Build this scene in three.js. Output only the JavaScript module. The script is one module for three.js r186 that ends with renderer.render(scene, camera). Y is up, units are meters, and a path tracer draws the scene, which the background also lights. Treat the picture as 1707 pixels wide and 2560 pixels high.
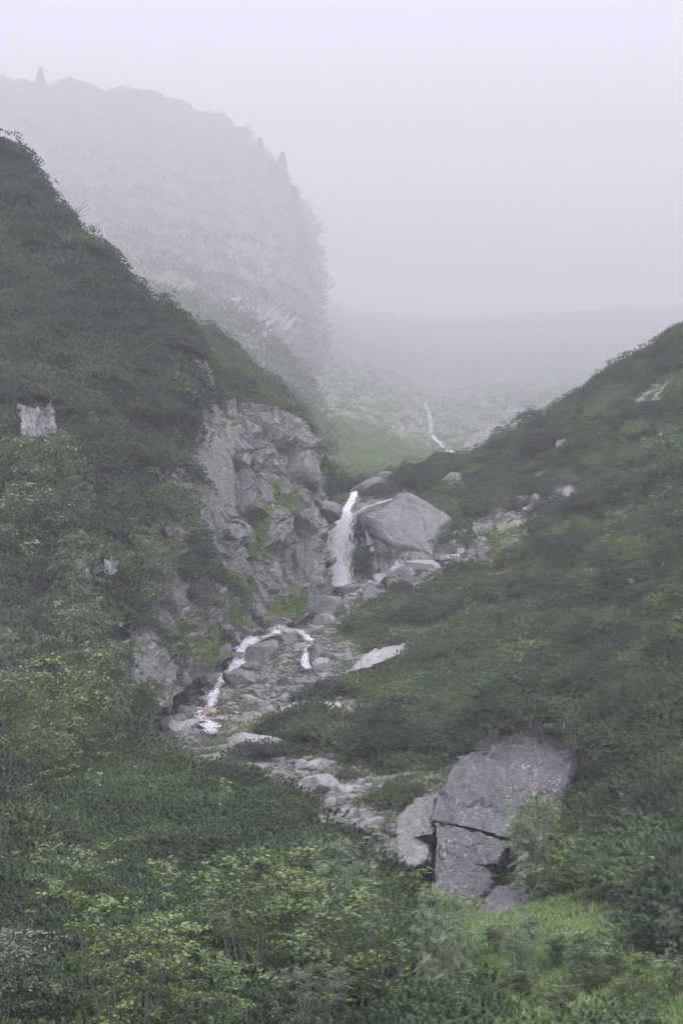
import * as THREE from 'three';
import { createNoise3D } from 'simplex-noise';
import { mergeGeometries, mergeVertices } from 'three/addons/utils/BufferGeometryUtils.js';
import { MeshBVH } from 'three-mesh-bvh';

// ------------------------------------------------------------------ camera, sky, sun, exposure, air
const scene = new THREE.Scene();
const PITCH = THREE.MathUtils.degToRad(13), FOV = 34;
const camera = new THREE.PerspectiveCamera(FOV, 682 / 1024, 0.5, 9000);
camera.position.set(0, 0, 0);
camera.rotation.x = PITCH;
const renderer = new THREE.WebGLRenderer({ antialias: true });
renderer.toneMapping = THREE.LinearToneMapping;
renderer.toneMappingExposure = 2.72;
renderer.shadowMap.enabled = true;

{ // overcast sky: even cloud, a little brighter towards the zenith all round
  const W = 64, H = 64, data = new Float32Array(W * H * 4);
  for (let y = 0; y < H; y++) {
    const up = Math.max(0, Math.sin(((y + 0.5) / H - 0.5) * Math.PI));
    const k = (1 + 0.5 * up) * 2.4;
    for (let x = 0; x < W; x++) data.set([0.968 * k, 0.958 * k, 1.08 * k, 1], (y * W + x) * 4);
  }
  const sky = new THREE.DataTexture(data, W, H, THREE.RGBAFormat, THREE.FloatType);
  sky.mapping = THREE.EquirectangularReflectionMapping;
  sky.magFilter = THREE.LinearFilter; sky.needsUpdate = true;
  scene.background = sky; scene.environment = sky;
}
const sun = new THREE.DirectionalLight(new THREE.Color(1, 0.98, 0.95), 1.4);
sun.position.set(40, 140, -20); sun.target.position.set(0, 10, -90);
sun.castShadow = true; sun.shadow.radius = 60;
Object.assign(sun.shadow.camera, { left: -150, right: 150, top: 150, bottom: -150, near: 1, far: 500 });
sun.shadow.mapSize.set(2048, 2048);
scene.add(sun, sun.target);
scene.fog = new THREE.FogExp2(new THREE.Color(0.97, 0.955, 1.0), 0.00078);

// ------------------------------------------------------------------ helpers
function rng32(a) { return () => { a |= 0; a = (a + 0x6d2b79f5) | 0; let t = Math.imul(a ^ (a >>> 15), 1 | a); t = (t + Math.imul(t ^ (t >>> 7), 61 | t)) ^ t; return ((t ^ (t >>> 14)) >>> 0) / 4294967296; }; }
const rnd = rng32(20240611), R = (a, b) => a + (b - a) * rnd();
const gauss = () => (rnd() + rnd() + rnd() + rnd() - 2) * 0.87;
const n3 = createNoise3D(rng32(7)), n3b = createNoise3D(rng32(91));
const fbm = (x, y, z, o = 4) => { let s = 0, a = 0.5; for (let i = 0; i < o; i++) { s += a * n3(x, y, z); x *= 2.03; y *= 2.03; z *= 2.03; a *= 0.5; } return s; };
const V = (x, y, z) => new THREE.Vector3(x, y, z);
const clamp = THREE.MathUtils.clamp, lerp = THREE.MathUtils.lerp, sstep = THREE.MathUtils.smoothstep;
const names = new Map();
const numbered = (n) => { const k = names.get(n) ?? 0; names.set(n, k + 1); return k ? `${n}_${String(k).padStart(3, '0')}` : n; };
function tag(o, label, category, group, kind) {
  o.userData.label = label; o.userData.category = category;
  if (group) o.userData.group = group;
  if (kind) o.userData.kind = kind;
  return o;
}
function put(o, name) { o.name = numbered(name); o.traverse((m) => { if (m.isMesh) m.castShadow = m.receiveShadow = true; }); scene.add(o); return o; }

// survey of the valley: sight lines of the 1707 x 2560 survey picture; a sight line and a distance give a place
const FP = 1280 / Math.tan(THREE.MathUtils.degToRad(FOV / 2)), CT = Math.cos(PITCH), ST = Math.sin(PITCH);
function sight(px, py) { const u = (px - 853.5) / FP, v = (1280 - py) / FP; return V(u, v * CT + ST, v * ST - CT); }
function at(px, py, D) { const d = sight(px, py); return d.multiplyScalar(-D / d.z); }
function seenAt(p) { const z = p.y * ST - p.z * CT; const y = p.y * CT + p.z * ST; return [853.5 + (p.x / z) * FP, 1280 - (y / z) * FP, z]; }

// ------------------------------------------------------------------ materials
function lattice(n, seed) { const r = rng32(seed), a = new Float32Array(n * n); for (let i = 0; i < n * n; i++) a[i] = r(); return a; }
function tileNoise(cells, oct, seed) {           // periodic value noise, 0..1
  const L = []; for (let o = 0, n = cells; o < oct; o++, n *= 2) L.push([n, lattice(n, seed + o * 17)]);
  return (u, v) => {
    let s = 0, a = 0.5, tot = 0;
    for (const [n, g] of L) {
      const x = u * n, y = v * n, ix = Math.floor(x), iy = Math.floor(y); let fx = x - ix, fy = y - iy;
      fx = fx * fx * (3 - 2 * fx); fy = fy * fy * (3 - 2 * fy);
      const x0 = ((ix % n) + n) % n, x1 = (x0 + 1) % n, y0 = ((iy % n) + n) % n, y1 = (y0 + 1) % n;
      s += a * lerp(lerp(g[y0 * n + x0], g[y0 * n + x1], fx), lerp(g[y1 * n + x0], g[y1 * n + x1], fx), fy); tot += a; a *= 0.55;
    }
    return s / tot;
  };
}
function texture(size, fn, srgb, metres) {
  const d = new Uint8Array(size * size * 4), c = [0, 0, 0];
  for (let y = 0; y < size; y++) for (let x = 0; x < size; x++) {
    fn(x / size, y / size, c); const o = (y * size + x) * 4;
    for (let k = 0; k < 3; k++) { const l = clamp(c[k], 0, 1); d[o + k] = 255 * (srgb ? (l <= 0.0031308 ? 12.92 * l : 1.055 * Math.pow(l, 1 / 2.4) - 0.055) : l); }
    d[o + 3] = 255;
  }
  const t = new THREE.DataTexture(d, size, size, THREE.RGBAFormat);
  t.wrapS = t.wrapT = THREE.RepeatWrapping; t.magFilter = t.minFilter = THREE.LinearFilter;
  if (srgb) t.colorSpace = THREE.SRGBColorSpace;
  t.repeat.set(1 / metres, 1 / metres); t.needsUpdate = true; return t;
}
function rockMaps(seed, base, lichen, amount, pale, metres) {
  const a = tileNoise(4, 6, seed), b = tileNoise(24, 4, seed + 100), c = tileNoise(7, 5, seed + 200), d = tileNoise(60, 3, seed + 300), e = tileNoise(3, 5, seed + 400);
  const colour = texture(768, (u, v, o) => {
    let k = 0.62 + 0.5 * a(u, v) + 0.5 * (d(u, v) - 0.5);
    const crack = Math.abs(c(u, v) - 0.5); if (crack < 0.012) k *= 0.55;
    const li = sstep(b(u, v) + 0.35 * (a(v, u) - 0.5), 1 - amount, 1.06 - amount), pa = sstep(d(u, v) * 0.6 + b(v, u) * 0.4, 0.62, 0.68) * pale, mo = sstep(e(u, v), 0.6, 0.72) * 0.5;
    for (let i = 0; i < 3; i++) { let x = base[i] * k; x = lerp(x, base[i] * 0.62, mo); x = lerp(x, lichen[i], li * 0.6); x = lerp(x, 0.36, pa); o[i] = x; }
  }, true, metres);
  const bump = texture(768, (u, v, o) => {
    const crack = Math.abs(c(u, v) - 0.5), cr2 = Math.abs(a(v, u) - 0.5);
    o[0] = o[1] = o[2] = 0.25 + 0.35 * a(u, v) + 0.22 * b(u, v) + 0.18 * d(u, v) - 0.3 * (1 - sstep(crack, 0, 0.02)) - 0.2 * (1 - sstep(cr2, 0, 0.02));
  }, false, metres);
  return { colour, bump };
}
function rockMaterial(name, seed, base, lichen, amount, pale, metres = 4, rough = 0.82) {
  const { colour, bump } = rockMaps(seed, base, lichen, amount, pale, metres);
  const m = new THREE.MeshStandardMaterial({ map: colour, bumpMap: bump, bumpScale: 0.09, roughness: rough });
  m.name = name; return m;
}
const M = {};
M.cliff = rockMaterial('lichened cliff rock', 11, [0.06234, 0.06118, 0.06349], [0.1241, 0.1299, 0.08658], 0.4, 0.2);
M.slab = rockMaterial('grey slab rock', 31, [0.05158, 0.05036, 0.05279], [0.1092, 0.1092, 0.1001], 0.25, 0.3);
M.block = rockMaterial('waterfall rock', 51, [0.08492, 0.08303, 0.08177], [0.1258, 0.1289, 0.1006], 0.34, 0.15);
M.boulder = rockMaterial('dry boulder rock', 71, [0.1692, 0.1656, 0.1656], [0.2232, 0.2268, 0.1908], 0.36, 0.2, 2.5);
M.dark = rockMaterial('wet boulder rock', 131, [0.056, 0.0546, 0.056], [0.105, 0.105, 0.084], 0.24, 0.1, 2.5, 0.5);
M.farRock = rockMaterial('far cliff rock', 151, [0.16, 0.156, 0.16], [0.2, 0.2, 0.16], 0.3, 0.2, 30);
M.rust = new THREE.MeshStandardMaterial({ map: M.boulder.map, bumpMap: M.boulder.bumpMap, bumpScale: 0.05, roughness: 0.6, color: new THREE.Color(1.25, 0.86, 0.66) });
function soil(name, a, b, seed, metres) {
  const f = tileNoise(5, 6, seed), g = tileNoise(40, 3, seed + 9);
  const m = new THREE.MeshStandardMaterial({
    roughness: 0.95, bumpScale: 0.08, bumpMap: texture(512, (u, v, o) => { o[0] = o[1] = o[2] = 0.5 * f(u, v) + 0.5 * g(u, v); }, false, metres),
    map: texture(512, (u, v, o) => { const k = sstep(f(u, v), 0.38, 0.62), q = 0.6 + 0.8 * g(u, v); for (let i = 0; i < 3; i++) o[i] = lerp(a[i], b[i], k) * q; }, true, metres),
  });
  m.name = name; return m;
}
M.litter = soil('needle litter and dark soil', [0.03, 0.03, 0.018], [0.028, 0.042, 0.017], 201, 3);
M.turf = soil('turf and stones', [0.1, 0.096, 0.09], [0.06, 0.075, 0.03], 221, 3);
M.meadow = soil('alpine meadow', [0.045, 0.075, 0.026], [0.065, 0.1, 0.034], 241, 24);
M.farSlope = soil('far wooded slope', [0.04, 0.055, 0.028], [0.07, 0.09, 0.045], 261, 60);
const plain = (c, rough = 0.9, extra = {}) => new THREE.MeshPhysicalMaterial({ color: new THREE.Color().setRGB(...c), roughness: rough, ...extra });
M.needle = plain([1, 1, 1], 0.75); M.needle.side = THREE.DoubleSide; M.needle.vertexColors = true;
M.grass = plain([1, 1, 1], 0.8, { transmission: 0.25, side: THREE.DoubleSide });
M.bark = plain([0.045, 0.04, 0.035]);
M.birch = plain([0.36, 0.35, 0.34]);
M.water = plain([0.6, 0.6, 0.63], 0.6, { transmission: 0.4 });
M.pool = plain([0.12, 0.13, 0.14], 0.12);
const leafMat = (c) => plain(c, 0.7, { transmission: 0.28, side: THREE.DoubleSide, vertexColors: true });
M.rowan = leafMat([0.09, 0.1395, 0.0675]); M.rowanPale = leafMat([0.121, 0.1642, 0.09072]);
M.maple = leafMat([0.072, 0.124, 0.028]); M.mapleYellow = leafMat([0.09, 0.138, 0.03]);
M.alder = leafMat([0.103, 0.1591, 0.07488]); M.willow = leafMat([0.062, 0.09, 0.05]);
M.larch = plain([0.1217, 0.1872, 0.05616], 0.7); M.stonePine = plain([0.05616, 0.0936, 0.04212], 0.7);
M.bright = leafMat([0.16, 0.215, 0.05]);
M.spruce = plain([0.03, 0.045, 0.028]);

// ------------------------------------------------------------------ landforms: lofted through surveyed points
const straight = (a, b, c, d, t) => b + (c - b) * t, curve = (a, b, c, d, t) => 0.5 * (2 * b + (c - a) * t + (2 * a - 5 * b + 4 * c - d) * t * t + (3 * b - a - 3 * c + d) * t * t * t);
function landform(rows, nu, nv, relief, cat = curve) {         // rows: near/low to far/high, each a list of places
  const m = rows.length, n = rows[0].length, P = [];
  const C = (i, j, k) => rows[clamp(i, 0, m - 1)][clamp(j, 0, n - 1)].getComponent(k);
  for (let a = 0; a <= nv; a++) for (let b = 0; b <= nu; b++) {
    const s = (a / nv) * (m - 1), t = (b / nu) * (n - 1), i = Math.min(Math.floor(s), m - 2), j = Math.min(Math.floor(t), n - 2), p = V();
    for (let k = 0; k < 3; k++) { const q = []; for (let d = -1; d < 3; d++) q.push(cat(C(i + d, j - 1, k), C(i + d, j, k), C(i + d, j + 1, k), C(i + d, j + 2, k), t - j)); p.setComponent(k, cat(...q, s - i)); }
    P.push(p);
  }
  const g = { P, nu, nv, at: (a, b) => P[a * (nu + 1) + b] };
  const normals = () => P.map((_, q) => { const a = Math.floor(q / (nu + 1)), b = q % (nu + 1); const du = g.at(a, Math.min(b + 1, nu)).clone().sub(g.at(a, Math.max(b - 1, 0))), dv = g.at(Math.min(a + 1, nv), b).clone().sub(g.at(Math.max(a - 1, 0), b)); return du.cross(dv).normalize(); });
  g.N = normals();
  if (relief) { const Q = P.map((p, q) => relief(p, g.N[q], (q % (nu + 1)) / nu, Math.floor(q / (nu + 1)) / nv)); Q.forEach((p, q) => P[q].copy(p)); g.N = normals(); }
  const uv = new Float32Array(P.length * 2), lu = P[(nv >> 1) * (nu + 1)].distanceTo(P[(nv >> 1) * (nu + 1) + nu]), lv = P[nu >> 1].distanceTo(P[nv * (nu + 1) + (nu >> 1)]);
  const pos = new Float32Array(P.length * 3), idx = [];
  P.forEach((p, q) => { p.toArray(pos, q * 3); uv[q * 2] = ((q % (nu + 1)) / nu) * lu; uv[q * 2 + 1] = (Math.floor(q / (nu + 1)) / nv) * lv; });
  for (let a = 0; a < nv; a++) for (let b = 0; b < nu; b++) { const q = a * (nu + 1) + b; idx.push(q, q + 1, q + nu + 2, q, q + nu + 2, q + nu + 1); }
  const geo = new THREE.BufferGeometry();
  geo.setAttribute('position', new THREE.BufferAttribute(pos, 3)); geo.setAttribute('uv', new THREE.BufferAttribute(uv, 2)); geo.setIndex(idx);
  g.geo = geo; return g;
}
const smooth = (g) => { g.geo.computeVertexNormals(); return g.geo; };
const bvhOf = (g) => (g.bvh ??= new MeshBVH(g.geo.clone()));
function pick(px, py, lands) {
  const ray = new THREE.Ray(V(0, 0, 0), sight(px, py).normalize()); let best = null;
  for (const g of lands) { const h = bvhOf(g).raycastFirst(ray, THREE.DoubleSide); if (h && (!best || h.distance < best.distance)) best = h; }
  return best && best.point;
}
const S = (list) => list.map((r) => r.map((p) => at(...p)));
// columns of sight-line x with (py, D) pairs per row
const cols = (xs, rows) => rows.map((r) => r.map((q, j) => at(q[2] ?? xs[j], q[0], q[1])));
const undulate = (amp, size) => (p, n) => p.clone().addScaledVector(n, amp * fbm(p.x / size, p.y / size, p.z / size, 4));

const landA = landform(cols([-600, -100, 300, 700, 1050, 1250, 1450], [
  [[2950, 21], [2950, 21], [2950, 21], [2950, 21], [2960, 21], [3000, 21], [3100, 21]],
  [[2590, 29], [2600, 28.5], [2610, 28], [2620, 27.5], [2640, 27], [2680, 27], [2800, 27]],
  [[2330, 36], [2340, 36], [2350, 36], [2370, 35.5], [2420, 34], [2520, 33.5], [2680, 33]],
  [[2090, 46], [2100, 46], [2115, 46], [2170, 44], [2340, 41], [2500, 39], [2680, 39]],
  [[1890, 58], [1890, 58], [1930, 58], [2065, 52], [2345, 46], [2520, 44], [2700, 44]],
  [[1690, 72], [1720, 72], [1925, 66], [2085, 58], [2410, 50], [2590, 48], [2740, 48]],
  [[1600, 85], [1640, 85], [2000, 74], [2190, 64], [2470, 54], [2660, 52], [2800, 52]],
]), 90, 90, undulate(0.35, 6));

const XB = [300, 600, 800, 1000, 1250, 1500, 1800, 2300];
const landB = landform(cols(XB, [
  [[3000, 24], [3000, 24], [3000, 24], [2950, 24], [2850, 24], [2760, 24], [2680, 24], [2560, 24]],
  [[2850, 31], [2800, 31], [2760, 31], [2720, 31], [2630, 31], [2570, 31], [2510, 31], [2350, 31]],
  [[2620, 40], [2520, 40], [2470, 40], [2430, 40], [2380, 40], [2350, 40], [2240, 40], [2000, 40]],
  [[2320, 50], [2250, 50], [2220, 50], [2230, 50], [2250, 50], [2150, 50], [2020, 50], [1750, 50]],
  [[2100, 60], [2070, 60], [2040, 60], [2040, 60], [2020, 60], [1940, 60], [1800, 60], [1500, 60]],
  [[1930, 72], [1890, 72], [1890, 72], [1880, 72], [1820, 72], [1730, 72], [1590, 72], [1250, 72]],
  [[1830, 88], [1760, 88], [1745, 88], [1725, 88], [1640, 88], [1540, 88], [1400, 88], [1050, 88]],
  [[1740, 104], [1610, 104], [1590, 104], [1560, 104], [1475, 104], [1350, 104], [1190, 104], [850, 104]],
  [[1690, 117], [1550, 117], [1500, 117], [1440, 117], [1330, 117], [1190, 117], [1010, 117], [660, 117]],
  [[1600, 126], [1300, 126], [1275, 127], [1290, 126], [1260, 126], [1110, 126], [915, 126], [570, 126]],
  [[1500, 140], [1230, 140], [1235, 140], [1215, 140], [1155, 140], [1015, 140], [830, 140], [480, 140]],
  [[1500, 158], [1240, 158], [1235, 158], [1212, 158], [1128, 158], [975, 158], [785, 158], [430, 158]],
  [[1500, 178], [1260, 178], [1255, 178], [1240, 178], [1180, 178], [1040, 178], [850, 178], [500, 178]],
]), 150, 220, undulate(0.45, 7));

const XC = [-500, -100, 100, 230, 330, 420, 450, 465];
const landC = landform(cols(XC, [
  [[2080, 60], [2080, 60], [2080, 60], [2080, 60], [2080, 62], [2080, 66, 380], [2080, 74, 400], [2080, 84, 410]],
  [[1770, 72], [1770, 72], [1770, 72], [1770, 74], [1770, 78], [1770, 84, 380], [1780, 92, 400], [1790, 100, 410]],
  [[1520, 82], [1520, 82], [1520, 82], [1520, 84], [1520, 88], [1520, 92, 395], [1530, 98, 415], [1540, 107, 425]],
  [[1270, 92], [1270, 92], [1270, 92], [1270, 93], [1270, 96], [1270, 99.5], [1280, 105, 435], [1290, 114, 445]],
  [[1020, 101], [1020, 101], [1020, 101], [1020, 102], [1020, 104], [1020, 106.5, 440], [1040, 111, 462], [1050, 120, 475]],
  [[760, 109], [800, 109], [840, 108], [850, 109], [860, 110], [890, 112, 440], [920, 115, 462], [930, 124, 475]],
  [[-160, 135], [320, 128], [505, 123], [680, 118], [785, 116], [855, 115, 430], [900, 119, 455], [920, 128, 470]],
  [[40, 152], [520, 146], [680, 141], [820, 136], [900, 133], [960, 131], [980, 134, 460], [1000, 140, 470]],
]), 120, 160, undulate(0.7, 7));

// mid buttress behind the cliff
const landM = landform(cols([380, 520, 640, 740, 790, 830], [
  [[1240, 112], [1180, 115], [1180, 116], [1200, 118], [1300, 121], [1400, 124]],
  [[1060, 120], [1085, 121], [1095, 122], [1150, 123], [1250, 126, 770], [1330, 131, 785]],
  [[920, 134], [980, 134], [1040, 134], [1130, 134], [1230, 138, 765], [1290, 145, 780]],
  [[860, 152], [920, 152], [1000, 152], [1100, 152], [1225, 155, 765], [1280, 162, 780]],
  [[830, 176], [880, 176], [975, 176], [1085, 176], [1210, 178, 765], [1260, 186, 785]],
  [[810, 205], [860, 205], [955, 205], [1075, 205], [1200, 205, 770], [1250, 212, 800]],
]), 80, 80, undulate(1.2, 9));

// upper valley, with a shallow gully for the second stream
const landV = landform(cols([450, 750, 900, 1050, 1130, 1250, 1500, 2100], [
  [[1300, 135], [1270, 135], [1255, 135], [1245, 135], [1245, 135], [1250, 135], [1250, 135], [1250, 135]],
  [[1250, 175], [1215, 175], [1205, 175], [1205, 175], [1215, 175], [1220, 175], [1225, 175], [1200, 175]],
  [[1220, 260], [1145, 260], [1155, 260], [1165, 260], [1180, 260], [1190, 260], [1190, 260], [1150, 260]],
  [[1190, 370], [1070, 370], [1095, 370], [1145, 370], [1158, 370], [1135, 370], [1120, 370], [1080, 370]],
  [[1160, 560], [1010, 560], [1030, 560], [1085, 560], [1110, 560], [1075, 560], [1055, 560], [1010, 560]],
  [[1120, 850], [950, 850], [970, 850], [1025, 850], [1040, 850], [1020, 850], [995, 850], [950, 850]],
  [[1060, 1300], [895, 1300], [915, 1300], [965, 1300], [975, 1300], [965, 1300], [945, 1300], [900, 1300]],
  [[1000, 1950], [850, 1950], [865, 1950], [905, 1950], [915, 1950], [905, 1950], [885, 1950], [850, 1950]],
  [[980, 2900], [810, 2900], [825, 2900], [850, 2900], [856, 2900], [845, 2900], [830, 2900], [800, 2900]],
  [[960, 4400], [775, 4400], [785, 4400], [800, 4400], [806, 4400], [795, 4400], [780, 4400], [760, 4400]],
]), 170, 300, (p, n) => p.clone().addScaledVector(n, (0.9 + Math.max(0, -p.z - 160) * 0.007) * fbm(p.x / 30, p.y / 30, p.z / 30, 5)));

// far ridge on the left and its rock face
const landR = landform(cols([-1700, -900, -300, 0, 200, 400, 600, 740, 830], [  // left columns out of view are raised to deepen haze and dim skylight
  [[1010, 250], [1010, 250], [1010, 250], [1010, 250], [1010, 250], [1000, 250], [1030, 250], [1120, 255], [1220, 260, 800]],
  [[820, 430], [820, 430], [820, 430], [820, 430], [820, 430], [830, 430], [890, 440], [1010, 460], [1120, 500, 800]],
  [[600, 800], [640, 800], [670, 800], [675, 800], [685, 800], [700, 800], [765, 820], [885, 860], [1010, 950, 805]],
  [[380, 1300], [480, 1300], [535, 1300], [545, 1300], [560, 1300], [585, 1300], [650, 1300], [760, 1250, 735], [885, 1350, 800]],
  [[100, 1900], [300, 1900], [405, 1900], [420, 1900], [435, 1900], [470, 1900], [550, 1800], [645, 1700, 730], [765, 1800, 795]],
  [[-250, 2550], [100, 2550], [290, 2550], [300, 2550], [320, 2550], [360, 2500], [450, 2400], [545, 2200, 722], [660, 2350, 785]],
  [[-600, 3200], [-150, 3200], [190, 3200], [210, 3200], [222, 3150], [255, 3100], [350, 2950], [455, 2700, 712], [570, 2750, 765]],
  [[-500, 3700], [-50, 3700], [270, 3700], [290, 3700], [310, 3600], [345, 3500], [440, 3350], [545, 3100, 715], [680, 3150, 770]],
]), 180, 260, (p, n) => p.clone().addScaledVector(n, (2 + Math.max(0, -p.z - 250) * 0.015) * fbm(p.x / 120, p.y / 120, p.z / 120, 6)));

for (const [g, mat, name, label] of [
  [landA, M.litter, 'hillside_terrain', 'dark forest soil under the dwarf pines of the near hillside'],
  [landC, M.litter, 'hillside_terrain', 'steep dark ground of the slope left of the grey cliff'],
  [landB, M.turf, 'valley_terrain', 'stony turf of the gully and of the pine slope rising right'],
  [landM, M.litter, 'buttress_terrain', 'pine-covered shoulder of ground directly above the grey cliff'],
  [landV, M.meadow, 'upper_valley_terrain', 'pale green misty meadow slopes above the waterfall'],
  [landR, M.farSlope, 'ridge_terrain', 'dim wooded ridge rising into the mist behind the cliff, unseen left end raised to deepen the haze'],
]) tag(put(new THREE.Mesh(smooth(g), mat), name), label, 'terrain', null, 'structure');
{
  const g = new THREE.PlaneGeometry(6400, 7200, 36, 40); g.rotateX(-Math.PI / 2); g.translate(0, 0, -3450);
  const p = g.attributes.position; for (let i = 0; i < p.count; i++) p.setY(i, -14 + Math.max(0, -p.getZ(i) - 60) * 0.1);
  g.computeVertexNormals();
  tag(put(new THREE.Mesh(g, M.litter), 'ground'), 'broad dark base ground of the valley beneath the slopes', 'ground', null, 'structure');
}

// ------------------------------------------------------------------ bedrock: cliffs, slabs and the waterfall block
function hash3(x, y, z) { let h = Math.imul(x, 374761393) ^ Math.imul(y, 668265263) ^ Math.imul(z, 2147483647 - 1274126177); h = Math.imul(h ^ (h >>> 13), 1274126177); return ((h ^ (h >>> 16)) >>> 0) / 4294967296; }
// split rock: blocks bounded by joints, each set back by its own amount and tilted a little
const jd = new Float64Array(27), jv = new Float64Array(27);
function jointed(p, size, tilt, seed, k = 80) {
  const x = p.x / size.x, y = p.y / size.y, z = p.z / size.z, ix = Math.floor(x), iy = Math.floor(y), iz = Math.floor(z);
  let d1 = 9, d2 = 9, q = 0;
  for (let a = -1; a < 2; a++) for (let b = -1; b < 2; b++) for (let c = -1; c < 2; c++, q++) {
    const X = ix + a, Y = iy + b, Z = iz + c, dx = X + hash3(X + seed, Y, Z) - x, dy = Y + hash3(X, Y + seed + 7, Z) - y, dz = Z + hash3(X, Y, Z + seed + 13) - z, d = Math.sqrt(dx * dx + dy * dy + dz * dz);
    jd[q] = d; const r = (n) => hash3(X + seed * 3 + n, Y + 31 * n, Z - 17 * n) - 0.5;
    jv[q] = d < 1.3 ? r(1) * 1.4 - tilt * (r(2) * dx + r(3) * dy + r(4) * dz) * 2 : 0;
    if (d < d1) { d2 = d1; d1 = d; } else if (d < d2) d2 = d;
  }
  let w = 0, v = 0; for (q = 0; q < 27; q++) { const e = (jd[q] - d1) * k; if (e < 9) { const g = Math.exp(-e); w += g; v += g * jv[q]; } }
  return v / w - 0.7 * (1 - sstep(d2 - d1, 0, 0.08));
}
// turn into the foliation of the rock (beds dip to the lower left)
const bedQ = new THREE.Quaternion().setFromEuler(new THREE.Euler(0.25, 0.5, 0.72)), tmp = V();
function fractured(amp, size, lamp = () => 1, seed = 1) {
  const s1 = V(size * 1.7, size * 0.62, size), s2 = s1.clone().multiplyScalar(0.38), s3 = s1.clone().multiplyScalar(0.15);
  return (p, n, u, v) => {
    tmp.copy(p).applyQuaternion(bedQ); tmp.x += 0.35 * size * n3(p.x / size, p.y / size, p.z / size); tmp.y += 0.25 * size * n3b(p.x / size, p.y / size, p.z / size);
    const k = amp * lamp(u, v, p);
    const d = k * (jointed(tmp, s1, 1, seed) + 0.44 * jointed(tmp, s2, 1.2, seed + 5, 44) + 0.13 * jointed(tmp, s3, 1.2, seed + 9, 26) + 0.22 * fbm(p.x / size / 2, p.y / size / 2, p.z / size / 2, 3));
    return p.clone().addScaledVector(n, d + 0.02 * n3(p.x * 4, p.y * 4, p.z * 4));
  };
}
function flat(geo, soft) {                                   // facets, each with uv in metres across its main direction
  if (soft) geo.computeVertexNormals(); const g = geo.toNonIndexed(), face = geo.toNonIndexed(); face.computeVertexNormals(); if (!soft) g.setAttribute('normal', face.attributes.normal);
  const q = g.attributes.position, nn = face.attributes.normal, uv = g.attributes.uv;
  for (let i = 0; i < q.count; i++) { const x = Math.abs(nn.getX(i)), y = Math.abs(nn.getY(i)), z = Math.abs(nn.getZ(i)); uv.setXY(i, x > y && x > z ? q.getZ(i) : q.getX(i), y > x && y > z ? q.getZ(i) : q.getY(i)); }
  return g;
}
// a rock mass: front face as a landform whose rim is carried back into the hill
function rockMass(rows, nu, nv, relief, back) {
  const m = rows.length, n = rows[0].length, mid = rows[m >> 1][n >> 1];
  const centre = V(); rows.flat().forEach((p) => centre.add(p)); centre.divideScalar(m * n);
  const rear = (p) => p.clone().lerp(centre, 0.12).add(back);
  const full = rows.map((r) => [rear(r[0]), ...r.map((p) => p.clone()), rear(r[n - 1])]);
  full.unshift(full[0].map(rear)); full.push(full[m].map(rear));
  const rim = (p, nn, u, v) => { const q = relief(p, nn, u, v), e = 1 / (n + 1), f = 1 / (m + 1); return p.clone().lerp(q, sstep(Math.min(u / e, (1 - u) / e, v / f, (1 - v) / f), 0.3, 0.9)); };
  return landform(full, nu, nv, rim, straight);
}
const rockObj = (g, mat, name, label) => tag(put(new THREE.Mesh(flat(g.geo, name !== 'cliff'), mat), name), label, name.includes('cliff') ? 'cliff' : 'rock');

const landK = landform(S([
  [[350, 1800, 77], [460, 1720, 86], [580, 1630, 100], [660, 1590, 104], [740, 1560, 108], [800, 1530, 112], [855, 1520, 123]],
  [[365, 1620, 83.5], [470, 1610, 90], [580, 1570, 101.5], [660, 1545, 105], [740, 1525, 109], [805, 1500, 113], [848, 1495, 123]],
  [[375, 1450, 89], [475, 1440, 94.5], [580, 1420, 104], [660, 1410, 107.5], [740, 1400, 111], [800, 1400, 114], [832, 1420, 123]],
  [[395, 1270, 95.5], [475, 1270, 99.5], [575, 1260, 106], [650, 1260, 109], [730, 1250, 112], [785, 1250, 115], [798, 1270, 124]],
  [[425, 1100, 102.5], [485, 1100, 105.4], [560, 1100, 108.5], [640, 1110, 111], [720, 1130, 113.5], [778, 1140, 116.5], [788, 1160, 125]],
  [[430, 980, 107], [485, 980, 108.6], [555, 1050, 111.2], [635, 1062, 113], [705, 1075, 115], [765, 1110, 118], [775, 1140, 127]],
  [[435, 850, 113], [495, 865, 113.5], [545, 1020, 117], [640, 1030, 120], [705, 1050, 122], [760, 1090, 124], [770, 1140, 133]],
  [[445, 900, 122], [500, 900, 122], [545, 1040, 126], [640, 1060, 130], [705, 1080, 132], [760, 1120, 134], [770, 1160, 140]],
]), 330, 420, fractured(0.85, 3.6, (u, v) => lerp(1, 0.14, sstep(1 - Math.abs((u - 0.29 - (v - 0.5) * 0.1) / 0.13), 0, 0.45) * sstep(v, 0.34, 0.46) * (1 - sstep(v, 0.7, 0.76))), 3));
rockObj(landK, M.cliff, 'cliff', 'tall grey lichen-spotted cliff of fractured beds left of the waterfall');
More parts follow.
